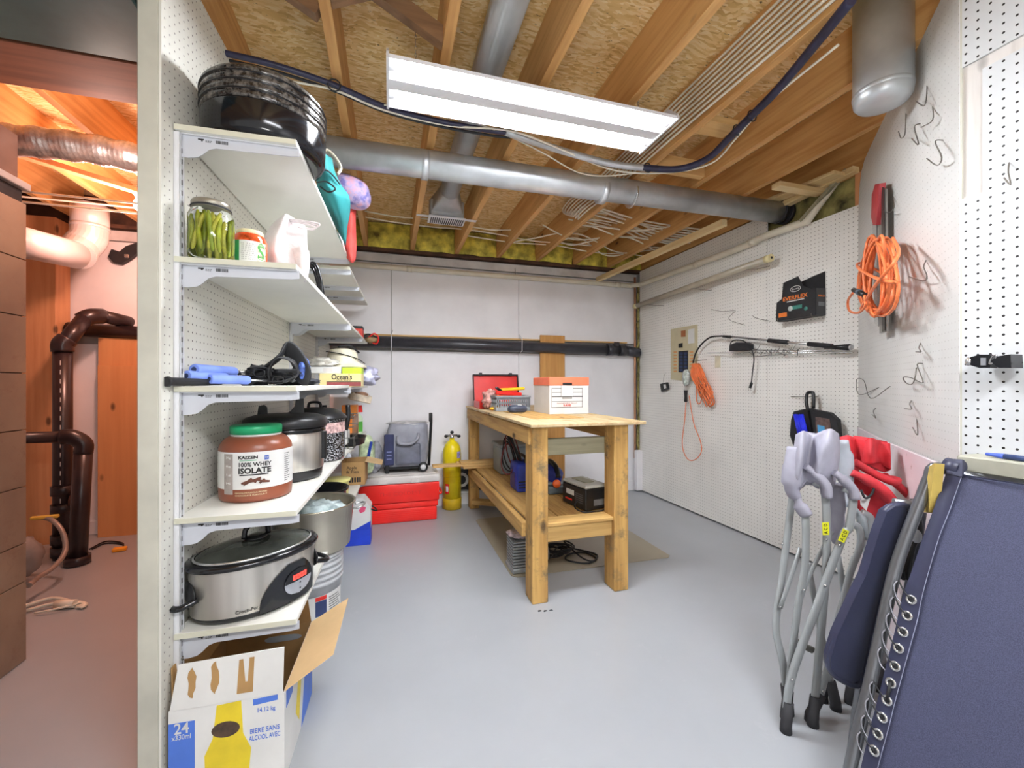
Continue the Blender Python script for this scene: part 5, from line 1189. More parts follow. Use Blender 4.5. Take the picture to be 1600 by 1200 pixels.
for (a, b, r_) in (((1105, 551.5), (1330, 551), .0035), ((1170, 547), (1300, 548), .003), ((1180, 557), (1260, 551), .0025)): wp_(M().tube([px(*a, .045), px(*b, .045)], r_, 6), 'rod', CHROME, t)
random.seed(2)
for k in range(12):
    u = 1175+6.2*k; v = 549+random.uniform(-5, 5); wp_(M().tube([px(u-5, v-4*random.random(), .05), px(u+2, v+2, .03), px(u+6, v-5, .05)], .0022, 5), 'clip_wire', WIRE, t)
for u in (1205, 1225, 1246): wp_(M().tube([px(u, 556, .0), px(u, 553, .05), px(u, 545, .052)], .0025, 6), 'clip', BLK, t)
t = thing('power_adapter', 'black power adapter with its cord and plug hanging from the rods', 'adapter', onX(1155, 552, XR-.05))
wp_(ipoly(wx(.085), [(1139, 549), (1140, 539), (1150, 535), (1165, 535), (1171, 538), (1171, 545), (1165, 548)], (.04, 0, 0)), 'adapter_body', BLKM, t)
wp_(M().tube(spline([px(1140, 543), px(1143, 534), px(1152, 531), px(1164, 534), px(1174, 546), px(1178, 560), px(1176, 580), px(1174, 598)], 6), .004, 7), 'power_cord', BLKM, t)
wp_(M().tube([px(1174.5, 598), px(1172, 606)], .010, 8), 'plug', BLK, t)
for du in (-1.6, 1.6): wp_(M().tube([px(1171.5+du, 605), px(1171+du, 611)], .0018, 5), 'plug_pin', CHROME, t)
# trouble light with orange cord
t = thing('trouble_light', 'caged work light with a black handle hanging by the breaker panel', 'work light', onX(1073, 630, XR-.06))
a = px(1072.5, 603); b = px(1074, 577); ax_ = (b-a)
rows = []
prof = [(.012, 0), (.024, .12), (.031, .35), (.032, .6), (.026, .85), (.012, .98), (0, 1.0)]
bl = basis(a, (1, 0, 0), (0, 1, 0), None); 
wp_(M().lathe([(r_, z_*ax_.length) for r_, z_ in prof], 20, mtx=Matrix.Translation(a)), 'lamp_guard', mat('pale_green_guard', 'c3d3c4', .25, .1, .25, 40), t)
for k in range(8):
    an = 2*pi*k/8; wp_(M().tube([a+V((r_*1.05*cos(an), r_*1.05*sin(an), z_*ax_.length)) for r_, z_ in prof], .0018, 5), 'guard_wire', CHROME, t)
wp_(M().lathe([(.012, 0), (.015, .01), (.013, .05), (.017, .098), (.017, .105)], 16, mtx=Matrix.Translation(px(1071.5, 628))), 'handle', BLK, t)
wp_(M().tube(spline([px(1072, 627), px(1070, 655), px(1066, 690), px(1069, 708), px(1077, 719), px(1088, 717), px(1096, 705), px(1094, 688), px(1085, 665), px(1080, 640), px(1077, 618)], 6), .0038, 7), 'power_cord', ORANGE, t)
t = thing('orange_cord_hank', 'hank of thin orange extension cord hanging next to the work light', 'extension cord', onX(1098, 630, XR-.06))
for k in range(16):
    random.seed(k+11); u0 = 1083+random.uniform(-2, 6); u1 = 1098+random.uniform(-6, 15); vb = 618+random.uniform(0, 18); o1 = .03+.05*random.random()
    wp_(M().tube(spline([px(u0, 568, .05), px(u0-2+k*.3, 590, o1), px(u1-4, vb-8, o1), px(u1, vb, o1), px(u1+4, vb-9, o1), px(u0+9+k*.4, 590, o1), px(u0+4, 568, .05)], 5), .0042, 6), 'cord_loop', ORANGE, t)
wp_(M().tube([px(1081, 563, 0), px(1086, 564, .07), px(1104, 562, .07)], .0025, 6), 'hook_wire', WIRE, t)
# dustpan and brush
t = thing('dustpan', 'black dustpan with a blue bristled brush hanging on the pegboard', 'dustpan', onX(1272, 650, XR-.05))
wp_(ipoly(wx(.09), [(1236, 656), (1240, 643), (1262, 638), (1296, 645), (1308, 656), (1311, 688), (1305, 700), (1240, 697), (1234, 680)], (.03, 0, 0)), 'pan_body', BLKM, t)
wp_(ipoly(wx(.093), [(1274, 651), (1296, 655), (1301, 690), (1276, 690)], (.004, 0, 0)), 'pan_mesh', mat('pan_brownish', '5d4c48', .6, 0, .3, 40), t)
wp_(M().tube(spline([px(1262, 640, .075), px(1260, 628, .07), px(1261, 616, .06), px(1266, 613, .06), px(1271, 616, .06), px(1271, 638, .075)], 5), .010, 8), 'hanging_handle', BLK, t)
m = M(); random.seed(8)
for k in range(90):
    u = 1240+random.random()*15; v = 647+random.random()*3; m.tube([px(u, v, .10), px(u+5+3*random.random(), v+27+random.random()*5, .10+.03*random.random())], .0028, 4)
wp_(m, 'bristles', mat('bristle_blue', '2330d8', .5, 0, .15), t, 'stuff')
wp_(ipoly(wx(.108), [(1255, 640), (1262, 641), (1270, 690), (1262, 690)], (.02, 0, 0)), 'brush_block', BLK, t)
wp_(M().tube([px(1236, 619.5, 0), px(1262, 620, .06), px(1279, 619, .062)], .0025, 6), 'hook_wire', WIRE, t)
wp_(ipoly(wx(.10), [(1277, 664), (1287, 666), (1290, 690), (1279, 690)], (.01, 0, 0)), 'blue_tag', mat('sky_tag', '5aa9dc', .5), t)
# loose hooks
def hook(fn, pts, label, offs, r_=.0019):
    P = [fn(u, v, o_) for (u, v), o_ in zip(pts, offs)]
    o = M().tube(spline(P, 4), r_, 6).build('peg_hook', WIRE, None, P[0]); return tag(o, label, 'hook', 'wire peg hooks')
zc = lambda x, y: (980+x/3.75, 400+y/3.75)
za = lambda x, y: (1280+x/3.528, 60+y/3.528)
zb_ = lambda x, y: (1280+x/3.43, 350+y/3.43)
wxf = lambda u, v, o_: onX(u, v, XR-o_)
dgf = lambda u, v, o_: dg(u, v, o_)
nxf = lambda u, v, o_: onX(u, v, XN-o_)
hook(wxf, [zc(490, 312), zc(560, 325), zc(635, 318)], 'longest empty wire hook above the telescopic pole', (.09, .05, 0))
hook(wxf, [zc(635, 322), zc(595, 370), zc(690, 405)], 'bent empty wire hook just above the pole collar', (.0, .03, .0))
hook(wxf, [zc(733, 348), zc(760, 365), zc(840, 382)], 'empty wire hook under the black EVERFLEX box', (.08, .05, 0))
hook(wxf, [zc(372, 190), zc(430, 197), zc(495, 200)], 'middle wire hook under the spare fluorescent tube', (.12, .08, 0))
hook(wxf, [zc(110, 282), zc(160, 290), zc(215, 290)], 'wire hook under the spare tube next to the back corner', (.12, .08, 0))
hook(wxf, [zc(695, 80), zc(760, 75), zc(835, 60)], 'wire hook below the capped end of the spare tube', (.12, .08, 0))
H = [(za, [(595, 255), (590, 340), (575, 372), (535, 348)], 'topmost wire hook on the warped pegboard'),
 (za, [(478, 408), (476, 480), (470, 535), (450, 548), (437, 512)], 'wire hook closest under the big duct on the warped pegboard'),
 (za, [(625, 370), (625, 450), (563, 490)], 'angular wire hook under the topmost one'),
 (za, [(563, 468), (525, 488), (548, 585), (510, 552)], 'arrow shaped wire hook above the red saw handle'),
 (za, [(690, 560), (640, 568), (675, 655), (650, 700), (593, 662)], 'S-shaped wire hook, largest of the upper five'),
 (za, [(408, 865), (413, 930), (385, 960), (345, 945)], 'wire hook beside the red saw handle'),
 (zb_, [(575, 190), (560, 230), (578, 280), (560, 305), (482, 283)], 'wire hook beside the orange cord coil'),
 (zb_, [(545, 635), (535, 665), (545, 685), (518, 685)], 'small wire hook above the looped one'),
 (zb_, [(560, 748), (525, 755), (557, 850), (495, 825), (450, 822), (470, 855), (505, 850), (522, 770)], 'wire hook twisted into a loop on the warped pegboard'),
 (zb_, [(333, 870), (215, 915), (200, 835), (240, 840), (275, 935), (380, 870)], 'wide double wire hook above the red folded chair'),
 (zb_, [(305, 985), (290, 1005), (303, 1040), (283, 1020)], 'small wire hook just below the wide double one'),
 (zb_, [(495, 945), (485, 965), (495, 992), (458, 990)], 'small dark hook below the looped hook'),
 (zb_, [(522, 1035), (528, 1130), (500, 1090)], 'lowest thin wire hook on the warped pegboard')]
for f_, pts, lab in H: hook(dgf, [f_(*p) for p in pts], lab, [.002]+[.025+.01*(k % 2) for k in range(len(pts)-1)])
hook(nxf, [za(1047, 685), za(1043, 740), za(1055, 805), za(1018, 768)], 'wire hook on the close pegboard below the bare board', (.0, .02, .03, .03))
# saw/level and orange coil on the warped sheet
t = thing('bar_clamp', 'long steel bar clamp with a red handle hanging behind the orange coil', 'clamp', dg(1374, 500, .02))
wp_(ipoly(dgo(.035), [(1372, 292), (1383, 296), (1385, 518), (1374, 521)], -DN*.008), 'steel_bar', mat('dull_bar_steel', '8d8a85', .35, .5, .1), t)
wp_(ipoly(dgo(.040), [(1377, 292), (1381, 294), (1382, 516), (1378, 518)], -DN*.003), 'bar_slot', mat('dark_bar', '3c3430', .4, .3), t)
wp_(ipoly(dgo(.05), [(1367, 288), (1374, 287), (1371, 330), (1369, 352), (1364, 352), (1361, 340), (1362, 305)], -DN*.022), 'red_handle', mat('dark_red_handle', 'a83238', .4, 0, .1), t)
wp_(ipoly(dgo(.03), [(1363, 350), (1369, 352), (1372, 510), (1366, 505)], -DN*.006), 'guide_bar', CHROME, t)
t = thing('orange_cord_coil', 'thick orange extension cord coiled on the corner of the warped pegboard', 'extension cord', dg(1370, 495, .03))
OL = ORANGE; random.seed(21)
for k in range(13):
    cu = 1372+random.uniform(-6, 6); wu = 10+random.uniform(0, 17); hv = 55+random.uniform(-6, 8); cv = 431+random.uniform(-4, 5); tl = random.uniform(-.22, .22); o0 = .05+.05*random.random()
    P = []
    for j in range(20):
        a = 2*pi*j/20; du = wu*cos(a)*(1+.25*sin(a)); dv = hv*sin(a); P.append(dg(cu+du+tl*dv*.5, cv+dv, o0+.012*sin(2*a+k)))
    wp_(M().tube(P, .0056, 8, True), 'cord_loop', OL, t)
wp_(M().tube(spline([dg(1339, 413, .09), dg(1345, 422, .12), dg(1370, 435, .13), (dg(1398, 441, .12)), dg(1402, 436, .08), dg(1385, 430, .05), dg(1350, 412, .06)], 6, True), .0056, 8, True), 'wrapped_turn', OL, t)
wp_(M().tube(spline([dg(1395, 372, .08), dg(1404, 392, .10), dg(1396, 412, .13), dg(1372, 440, .14), dg(1352, 470, .12), dg(1345, 482, .11)], 6), .0056, 8), 'crossing_strand', OL, t)
wp_(M().tube(spline([dg(1351, 462, .12), dg(1352, 478, .12), dg(1340, 489, .11), dg(1327, 485, .10), dg(1325, 470, .10), dg(1333, 457, .11)], 6), .0056, 8), 'cord_end', OL, t)
wp_(M().tube([dg(1334, 453, .12), dg(1351, 461, .12)], .0105, 12), 'plug_body', BLK, t)
wp_(M().tube([dg(1341, 456, .12), dg(1344, 457.5, .12)], .0125, 12), 'plug_ring', mat('plug_grey', '55606e', .4), t)
# pinkish board leaning on the warped sheet
pa, pb = dg(1384, 691, .03), dg(1459, 722, .03)
ta, tb = (pa-A).dot(DD), (pb-A).dot(DD)
t = thing('leaning_board', 'pinkish speckled white board leaning low against the warped pegboard', 'board', A+DD*((ta+tb)/2)+DN*.03)
PK = NT('speckled_board'); c = PK.ramp(PK.noise(3, 3), [(.3, 'ddd0d4'), (.7, 'e8dee0')]); c = PK.mix(PK.ramp(PK.noise(30, 5, None, .7), [(.62, 0.0), (.70, .8)]), c, '96756a'); PK.base(c); PK = PK.p(.5)
m = M(); fr_ = basis(A+DN*.03, DD, (0, 0, 1)); q0 = -.0
m.prism([(.12, .01), (tb+.10, .01), (tb+.10, pb.z-.01), (tb, pb.z), (ta, pa.z), (.12, pa.z+.01)], (0, .012) if (fr_.to_3x3() @ V((0, 0, 1))).dot(DN) < 0 else (-.012, 0), fr_)
wp_(m, 'board_face', PK, t)
solo(ipoly(lambda u, v: dg(u, v, .10), [(1452, 728), (1460, 724), (1452, 800), (1440, 800)], -DN*.02), 'yellow_strip', mat('ochre_strip', 'cdb25c', .6), 'ochre yellow strip standing between the leaning board and the lounger', 'strip', dg(1450, 800, .10))
# ledge and things at the near wall
solo(M().box((1.498, -2.2, .912), (1.585, .752, .955), bev=.004), 'wall_ledge', mat('cream_ledge', 'a4a393', .6, 0, .10, 8), 'cream painted ledge along the close pegboard behind the lounger', 'ledge', (1.54, .6, .91))
t = thing('blue_marker', 'slim blue tool lying on the cream ledge', 'tool', onX(1560, 712, 1.525))
a, b, c_ = onX(1541, 711.5, 1.535), onX(1570, 714, 1.53), onX(1640, 722, 1.52)
for q in (a, b, c_): q.z = .9625
wp_(M().tube([a, b], [.004, .0072], 12), 'blade', mat('marker_blue', '4a63c4', .4), t)
wp_(M().tube([b, c_], .0072, 12), 'handle', mat('marker_navy', '31426f', .4), t)
t = thing('black_clamp', 'glossy black spring clamp hooked on the close pegboard', 'clamp', onX(1545, 565, XN-.03))
wp_(ipoly(nx(.055), [(1512, 565), (1516, 558), (1530, 554), (1547, 554), (1550, 562), (1547, 575), (1530, 575), (1517, 571)], (.03, 0, 0)), 'jaw_body', BLKG, t)
wp_(ipoly(nx(.070), [(1548, 565), (1556, 557), (1579, 553.5), (1580, 575), (1560, 575)], (.05, 0, 0)), 'wedge_handle', BLKG, t)
wp_(ipoly(nx(.058), [(1532, 559), (1540, 559), (1540, 571), (1532, 571)], (.004, 0, 0)), 'grey_window', mat('grey_window', '7d8084', .4), t)
wp_(M().tube(spline([nx(.06)(1546, 568), nx(.065)(1550, 558), nx(.07)(1557, 555), nx(.065)(1552, 566)], 4, True), .002, 6, True), 'spring_wire', CHROME, t)
wp_(M().blob(nx(.05)(1514, 565), (.008, .008, .012), 0), 'pivot', CHROME, t)

# ================================================================ FOLDED CHAIRS
LEGM = mat('grey_powder_coat', 'a3a8a9', .4, .25, .04, 8)
SLV = mat('silver_fabric', 'a09fac', .75, 0, .08, 10, .4, 60)
REDF = mat('red_fabric', 'c8313a', .75, 0, .12, 10, .4, 60)
NAVF = NT('navy_sling'); c = NAVF.ramp(NAVF.noise(520, 2), [(.35, '31344a'), (.65, '464a64')]); NAVF.base(c); NAVF.bump(NAVF.noise(300, 2), .2, .001); NAVF = NAVF.p(.75)
NAVV = mat('navy_vinyl', '2f3248', .42, 0, .06, 10)
def leg(t, pts, w_=.013, name='leg', cap=True, mt=LEGM, rivets=()):
    P = spline(pp(pts), 5)
    P = [V((p.x, p.y, max(p.z, .012))) for p in P]
    o = wp_(M().tube(P, w_, 12, flat=(1.0, .55), up=FW), name, mt, t)
    if cap:
        e = P[-1]; wp_(M().tube([V((e.x, e.y, .0005)), V((e.x, e.y, .02)), e+(P[-6]-e).normalized()*.085], [.018, .017, .0155], 12), 'rubber_foot', RUB, o)
    for (u, v, d) in rivets: wp_(M().blob(at(u, v, d-.011), (.0045, .0045, .0045), 0, nu=10, nv=6), 'rivet', CHROME, o)
    return o
def foot(u, d): return (u, 600+F*(EYE-.012)/d, d)
g1 = thing('folded_camp_chair', 'folded camp chair with silver grey fabric leaning at the end of the row', 'folding chair', onZ(1275, 1135, 0))
leg(g1, [(1250, 725, 1.5), (1241, 757, 1.5), (1222, 900, 1.49), (1214, 955, 1.48), (1213, 990, 1.47), (1223, 1035, 1.46), foot(1232, 1.45)], rivets=[(1222, 850, 1.49), (1219, 948, 1.47)])
leg(g1, [(1252, 790, 1.43), (1258, 800, 1.43), (1258, 880, 1.43), (1245, 960, 1.43), foot(1228, 1.43)], rivets=[(1256, 922, 1.42)])
leg(g1, [(1272, 752, 1.42), (1288, 765, 1.41), (1292, 836, 1.41), (1290, 900, 1.41), (1282, 997, 1.41), foot(1270, 1.40)], rivets=[(1291, 843, 1.41)])
leg(g1, [(1318, 762, 1.39), (1333, 774, 1.38), (1327, 823, 1.38), (1316, 840, 1.38), (1281, 935, 1.38), (1236, 1060, 1.38), foot(1228, 1.375)], rivets=[(1312, 852, 1.38), (1290, 915, 1.38), (1238, 1062, 1.38)])
leg(g1, [(1251, 856, 1.46), (1219, 950, 1.46)], .008, 'cross_strut', False)
leg(g1, [(1300, 830, 1.46), (1262, 905, 1.46), (1240, 975, 1.46)], .008, 'cross_strut', False)
leg(g1, [(1262, 880, 1.50), (1285, 1000, 1.49), foot(1306, 1.47)], .011)
leg(g1, [(1240, 1000, 1.50), (1258, 1010, 1.48), (1270, 1016, 1.48)], .012, 'hinge_bar', False, mat('hinge_dark', '6a6a64', .5))
wp_(net([[(1243, 679, 1.46), (1256, 673, 1.43), (1269, 680, 1.47), (1285, 673, 1.43), (1299, 670, 1.40), (1311, 678, 1.44)],
 [(1240, 700, 1.45), (1254, 698, 1.40), (1266, 700, 1.47), (1281, 696, 1.39), (1298, 692, 1.37), (1313, 702, 1.44)],
 [(1237, 725, 1.44), (1252, 722, 1.39), (1262, 722, 1.46), (1280, 720, 1.38), (1299, 714, 1.38), (1311, 724, 1.44)],
 [(1236, 750, 1.44), (1248, 746, 1.40), (1257, 738, 1.44), (1277, 742, 1.39), (1294, 740, 1.40), (1308, 744, 1.44)],
 [(1246, 772, 1.45), (1251, 764, 1.43), (1260, 752, 1.44), (1278, 764, 1.42), (1290, 758, 1.43), (1303, 764, 1.45)]], .09), 'seat_fabric', SLV, g1)
wp_(M().tube(spline(pp([(1243, 700, 1.45), (1238, 730, 1.44), (1236, 760, 1.44), (1241, 775, 1.45)]), 5), [.03]*5+[.034]*5+[.025]*6, 12, flat=(1, .7)), 'fabric_fold', SLV, g1)
wp_(M().tube(spline(pp([(1258, 728, 1.42), (1273, 740, 1.41), (1289, 757, 1.40), (1292, 776, 1.40)]), 5), [.018]*5+[.026]*5+[.027]*5+[.025], 14, flat=(1, .6)), 'arm_sleeve', SLV, g1)
wp_(M().tube(spline(pp([(1303, 738, 1.40), (1316, 748, 1.39), (1331, 764, 1.385), (1335, 780, 1.38)]), 5), [.018]*5+[.026]*5+[.027]*5+[.025], 14, flat=(1, .6)), 'arm_sleeve', SLV, g1)
wp_(M().tube(spline(pp([(1240, 765, 1.45), (1250, 790, 1.43), (1261, 806, 1.42)]), 5), [.015]*5+[.025]*5+[.02], 14, flat=(1, .6)), 'arm_sleeve', SLV, g1)
wp_(M().tube(spline(pp([(1302, 755, 1.46), (1306, 800, 1.47), (1306, 850, 1.48)]), 5), [.035]*5+[.03]*5+[.012], 14, flat=(1, .4)), 'hanging_fabric', SLV, g1)
for (u, v, d, an) in ((1290, 826, 1.385, -.05), (1318, 837, 1.355, .42)):
    p = at(u, v, d); b_ = basis(p, RT*cos(an)+V((0, 0, 1))*sin(an)*-1, V((0, 0, 1))*cos(an)+RT*sin(an))
    tg = M().box((-.011, -.021, 0), (.011, .021, .001), b_); tg.v = [tuple(q) for q in tg.v]
    to = wp_(tg, 'yellow_tag', mat('tag_yellow', 'e3e32a', .5) if 'tag_yellow' not in bpy.data.materials else bpy.data.materials['tag_yellow'], g1)
    tb_ = b_.copy(); tb_.translation = p-wloc(to)+(b_.to_3x3() @ V((0, 0, .0012)))
    text('A C D', .012, BPRINT, to, tb_ @ Matrix.Rotation(pi/2, 4, 'Z'), wid=.034, bold=.02)
g2 = thing('folded_camp_chair', 'folded camp chair with a pale grey arm tucked between the silver and red ones', 'folding chair', onZ(1330, 1120, 0))
leg(g2, [(1332, 818, 1.50), (1343, 828, 1.50), (1343, 856, 1.50), (1327, 900, 1.49), (1311, 971, 1.47), (1280, 1092, 1.43), foot(1266, 1.42)], rivets=[(1320, 948, 1.48), (1286, 1081, 1.43)])
leg(g2, [(1345, 800, 1.56), (1362, 815, 1.55), (1356, 880, 1.54), (1345, 960, 1.52), foot(1328, 1.50)], .013)
leg(g2, [(1310, 870, 1.55), (1330, 1000, 1.54), foot(1352, 1.52)], .011)
leg(g2, [(1335, 870, 1.54), (1300, 1000, 1.53), foot(1285, 1.51)], .011)
wp_(M().tube(spline(pp([(1318, 688, 1.56), (1322, 715, 1.56), (1322, 750, 1.56), (1316, 790, 1.56)]), 5), [.018]*4+[.026]*8+[.02]*4, 14, flat=(1, .6)), 'arm_pad', mat('pale_grey_pad', 'a9aeb6', .6), g2)
wp_(M().tube(spline(pp([(1330, 790, 1.53), (1345, 808, 1.52), (1350, 840, 1.52)]), 5), [.015]*5+[.024]*6, 12, flat=(1, .6)), 'arm_sleeve', mat('grey_green_sleeve', '8f979a', .6), g2)
r1 = thing('folded_camp_chair', 'folded camp chair with bright red fabric beside the navy armrest', 'folding chair', onZ(1385, 1085, 0))
leg(r1, [(1370, 770, 1.60), (1388, 780, 1.60), (1382, 880, 1.58), (1368, 960, 1.56), foot(1345, 1.54)], rivets=[(1384, 850, 1.58)])
leg(r1, [(1400, 780, 1.62), (1392, 900, 1.60), foot(1372, 1.56)], .012)
leg(r1, [(1350, 830, 1.62), (1365, 960, 1.60), foot(1390, 1.56)], .012)
wp_(ipoly(lambda u, v: at(u, v, 1.62), [(1352, 688), (1358, 684), (1386, 690), (1391, 698), (1391, 735), (1382, 738), (1350, 722)], FW*.07), 'seat_fabric', REDF, r1)
wp_(net([[(1351, 690, 1.60), (1362, 684, 1.58), (1375, 689, 1.61), (1391, 693, 1.60)], [(1349, 708, 1.60), (1362, 706, 1.56), (1373, 708, 1.61), (1392, 712, 1.58)],
 [(1349, 726, 1.60), (1364, 724, 1.57), (1377, 722, 1.61), (1392, 734, 1.59)]], .06), 'fabric_fold', REDF, r1)
wp_(net([[(1312, 683, 1.68), (1325, 680, 1.66), (1337, 685, 1.67)], [(1315, 703, 1.67), (1327, 702, 1.63), (1341, 708, 1.66)], [(1318, 730, 1.67), (1330, 732, 1.63), (1342, 730, 1.66)], [(1322, 760, 1.66), (1334, 765, 1.62), (1345, 760, 1.65)]], .05), 'fabric_fold', REDF, r1)
wp_(M().tube(spline(pp([(1335, 722, 1.58), (1362, 738, 1.56), (1392, 752, 1.55), (1396, 748, 1.56)]), 5), .024, 12, flat=(1, .6)), 'fabric_fold', REDF, r1)
wp_(M().tube(spline(pp([(1330, 738, 1.54), (1352, 748, 1.52), (1378, 765, 1.51), (1392, 782, 1.51)]), 5), [.022]*5+[.032]*5+[.033]*6, 14, flat=(1, .6)), 'arm_sleeve', REDF, r1)
wp_(M().tube(spline(pp([(1382, 742, 1.57), (1400, 756, 1.56), (1424, 778, 1.55)]), 5), [.018]*5+[.022]*6, 14, flat=(1, .6)), 'arm_sleeve', REDF, r1)
wp_(ipoly(lambda u, v: at(u, v, 1.57), [(1332, 745), (1380, 770), (1386, 800), (1374, 834), (1350, 812), (1336, 780)], FW*.03), 'hanging_fabric', REDF, r1)
wp_(M().tube(spline(pp([(1345, 765, 1.50), (1352, 778, 1.49), (1362, 772, 1.49), (1366, 760, 1.50)]), 5), .004, 6), 'cord', BLKM, r1)
wp_(ipoly(lambda u, v: at(u, v, 1.515), [(1344, 768), (1360, 778), (1354, 798), (1346, 790)], FW*.004), 'care_label', WPRINT, r1)

# reclining lounger leaning at the close wall
LN = V((-.939, 0, .3442)); LP = V((1.13, 0, 0))
lp = lambda u, v, o_=0: onP(u, v, LP+LN*o_, LN)
t = thing('reclining_lounger', 'large folded navy sling lounger with a steel tube frame and laced eyelets', 'lounger', (1.14, .5, 0))
STB = mat('gunmetal_tube', '808388', .28, .75, .08, 6)
fr2 = [(1500, 716), (1484, 720), (1466, 730), (1452, 748), (1441, 775), (1428, 808), (1412, 850), (1399, 890), (1388, 935), (1376, 990), (1364, 1045), (1352, 1100), (1340, 1150)]
P = [lp(u, v) for u, v in fr2]
last = P[-1]; dd = (P[-1]-P[-3]).normalized(); k = (last.z-.02)/(-dd.z) if dd.z < 0 else 0
P.append(last+dd*k)
P = [V((p.x, max(p.y, -1), p.z)) for p in P]
ytop = P[0].y; yend = .02
top = [V((P[0].x+.0, y, P[0].z+.004)) for y in (yend+.10, (ytop+yend)/2)]
def onpl(y, z): return V((1.13+.3665*z, y, z))
wp_(M().tube(spline([onpl(yend, .03), onpl(yend, .4), onpl(yend, .80), onpl(yend+.03, P[0].z-.09)-LN*.02, onpl(yend+.10, P[0].z-.062)-LN*.035, onpl(ytop-.14, P[0].z-.06)-LN*.05, onpl(ytop-.045, P[0].z-.045)-LN*.05]+P[2:], 5), .0145, 16), 'frame_tube', STB, t)
wp_(M().tube([onpl(P[-1].y-.0, .03), onpl(yend, .03)], .0145, 16), 'lower_tube', STB, t)
edge = [(1479, 737), (1458, 797), (1442, 840), (1424, 893), (1411, 929), (1403, 966), (1392, 1010), (1382, 1050), (1369, 1102), (1361, 1131), (1347, 1190), (1338, 1230)]
rows = []
for (u, v) in edge:
    a = lp(u, v, .012); row = []
    for k in range(25):
        f = k/24; y = a.y+(yend+.02-a.y)*f; row.append(V((a.x, y, a.z))-LN*(.018*sin(pi*f))-V((0, 0, 0)))
    rows.append(row)
wp_(M().grid(rows), 'sling_fabric', NAVF, t)
# hem strip in smoother vinyl along the edge
hem = []
inn = [(1503, 743), (1484, 797), (1467, 840), (1451, 893), (1440, 935), (1434, 966), (1422, 1010), (1411, 1050), (1397, 1102), (1390, 1131), (1374, 1190), (1364, 1230)]
for (a_, b_) in zip(edge, inn): hem.append([lp(a_[0]+(b_[0]-a_[0])*f, a_[1]+(b_[1]-a_[1])*f, .0135+.003*sin(pi*f)) for f in (0, .25, .5, .75, 1)])
wp_(M().grid(hem), 'hem', NAVV, t)
wp_(M().tube(spline([lp(u, v, .014) for u, v in inn], 4), .0009, 5), 'stitching', mat('stitch_grey', '8b8fa5', .7), t)
wp_(M().tube([lp(1478, 728, .0), lp(1503, 734, -.002)], .0235, 16, flat=(1, 1)), 'top_sleeve', NAVV, t)
wp_(ipoly(lambda u, v: lp(u, v, .018), [(1478, 716), (1504, 718), (1503, 745), (1479, 740)], LN*-.008), 'sleeve_flap', NAVV, t)
wp_(M().tube([lp(1504, 742, .014), onpl(yend+.02, lp(1504, 742).z)], .0018, 8), 'top_piping', NAVV, t)
ey = [(1424, 937), (1417.5, 962), (1411, 987.5), (1404, 1013), (1398.6, 1041), (1392, 1067), (1386, 1094.6), (1378.7, 1121), (1372, 1147), (1366, 1173)]
for i, (u, v) in enumerate(ey):
    c_ = lp(u, v, .0175); yx = V((0, 1, 0)); zx = yx.cross(LN).normalized()
    e = wp_(M().tube([c_+yx*.0095*cos(a)+zx*.0095*sin(a) for a in [2*pi*k/20 for k in range(20)]], .0032, 8, True), 'eyelet', CHROME, t)
    wp_(M().tube([c_-LN*.001, c_+LN*.0006], .0075, 12), 'eyelet_hole', BLKM, e)
    fu = 1392-(v-937)*.245
    if i != 5:
        p0 = c_+LN*.002; p1 = lp(u-12, v-14, .02); p2 = lp(fu+11, v-30, .018); p3 = lp(fu+8, v-12, .008)
        wp_(M().tube(spline([p0, p1, p2, p3], 5), .0019, 6), 'elastic_lace', BLKM, t)
        wp_(M().tube(spline([p2, lp(fu+5, v-22, .02), lp(fu+9, v-4, .01), lp(u-12, v+10, .012)], 5), .0016, 6), 'elastic_lace', mat('pale_lace', '9a9aa2', .5) if 'pale_lace' not in bpy.data.materials else bpy.data.materials['pale_lace'], t)
    else: wp_(M().tube([c_+LN*.002, lp(1386, 1094.6, .0195)], .0035, 8), 'elastic_lace', BLKM, t)
# armrest, bracket and rear tubes
AP = [(1400, 791), (1386, 800), (1374, 831), (1353, 900), (1337, 932), (1309, 992), (1298, 1028), (1299, 1045), (1312, 1058), (1333, 1068), (1342, 1064), (1348, 1050), (1358, 997), (1372, 940), (1385, 892), (1402, 840), (1417, 800), (1413, 792)]
wp_(ipoly(lambda u, v: at(u, v, 1.215), AP, FW*.028), 'armrest', NAVV, t)
wp_(M().tube(spline([at(u, v, 1.229) for u, v in AP], 3, True), .013, 10, True), 'armrest_edge', NAVV, t)
wp_(M().tube([at(1396, 785, 1.25), at(1462, 793, 1.21)], .0135, 14), 'cross_tube', STB, t)
wp_(M().tube(spline([at(1440, 800, 1.28), at(1430, 870, 1.27), at(1412, 960, 1.25), at(1395, 1060, 1.22), at(1385, 1150, 1.2)], 5), .012, 12), 'rear_tube', mat('dark_tube', '3b3d45', .4, .4), t)
wp_(M().tube(spline([at(1348, 1050, 1.24), at(1338, 1110, 1.24), at(1330, 1180, 1.22)], 5), .011, 12), 'rear_tube', STB, t)
wp_(M().tube(spline([at(1428, 780, 1.25), at(1436, 830, 1.24), at(1424, 855, 1.23), at(1415, 905, 1.22)], 5), .010, 10), 'hinge_arm', BLK, t)
wp_(M().blob(at(1432, 838, 1.22), (.014, .012, .02), .1, 3, 1, 14, 8), 'hinge_knob', mat('hinge_white', 'b9bcc0', .4), t)
wp_(M().tube(spline([at(1402, 895, 1.2), at(1412, 905, 1.2), at(1410, 890, 1.2)], 5), .004, 6), 'strap_loop', BLKM, t)
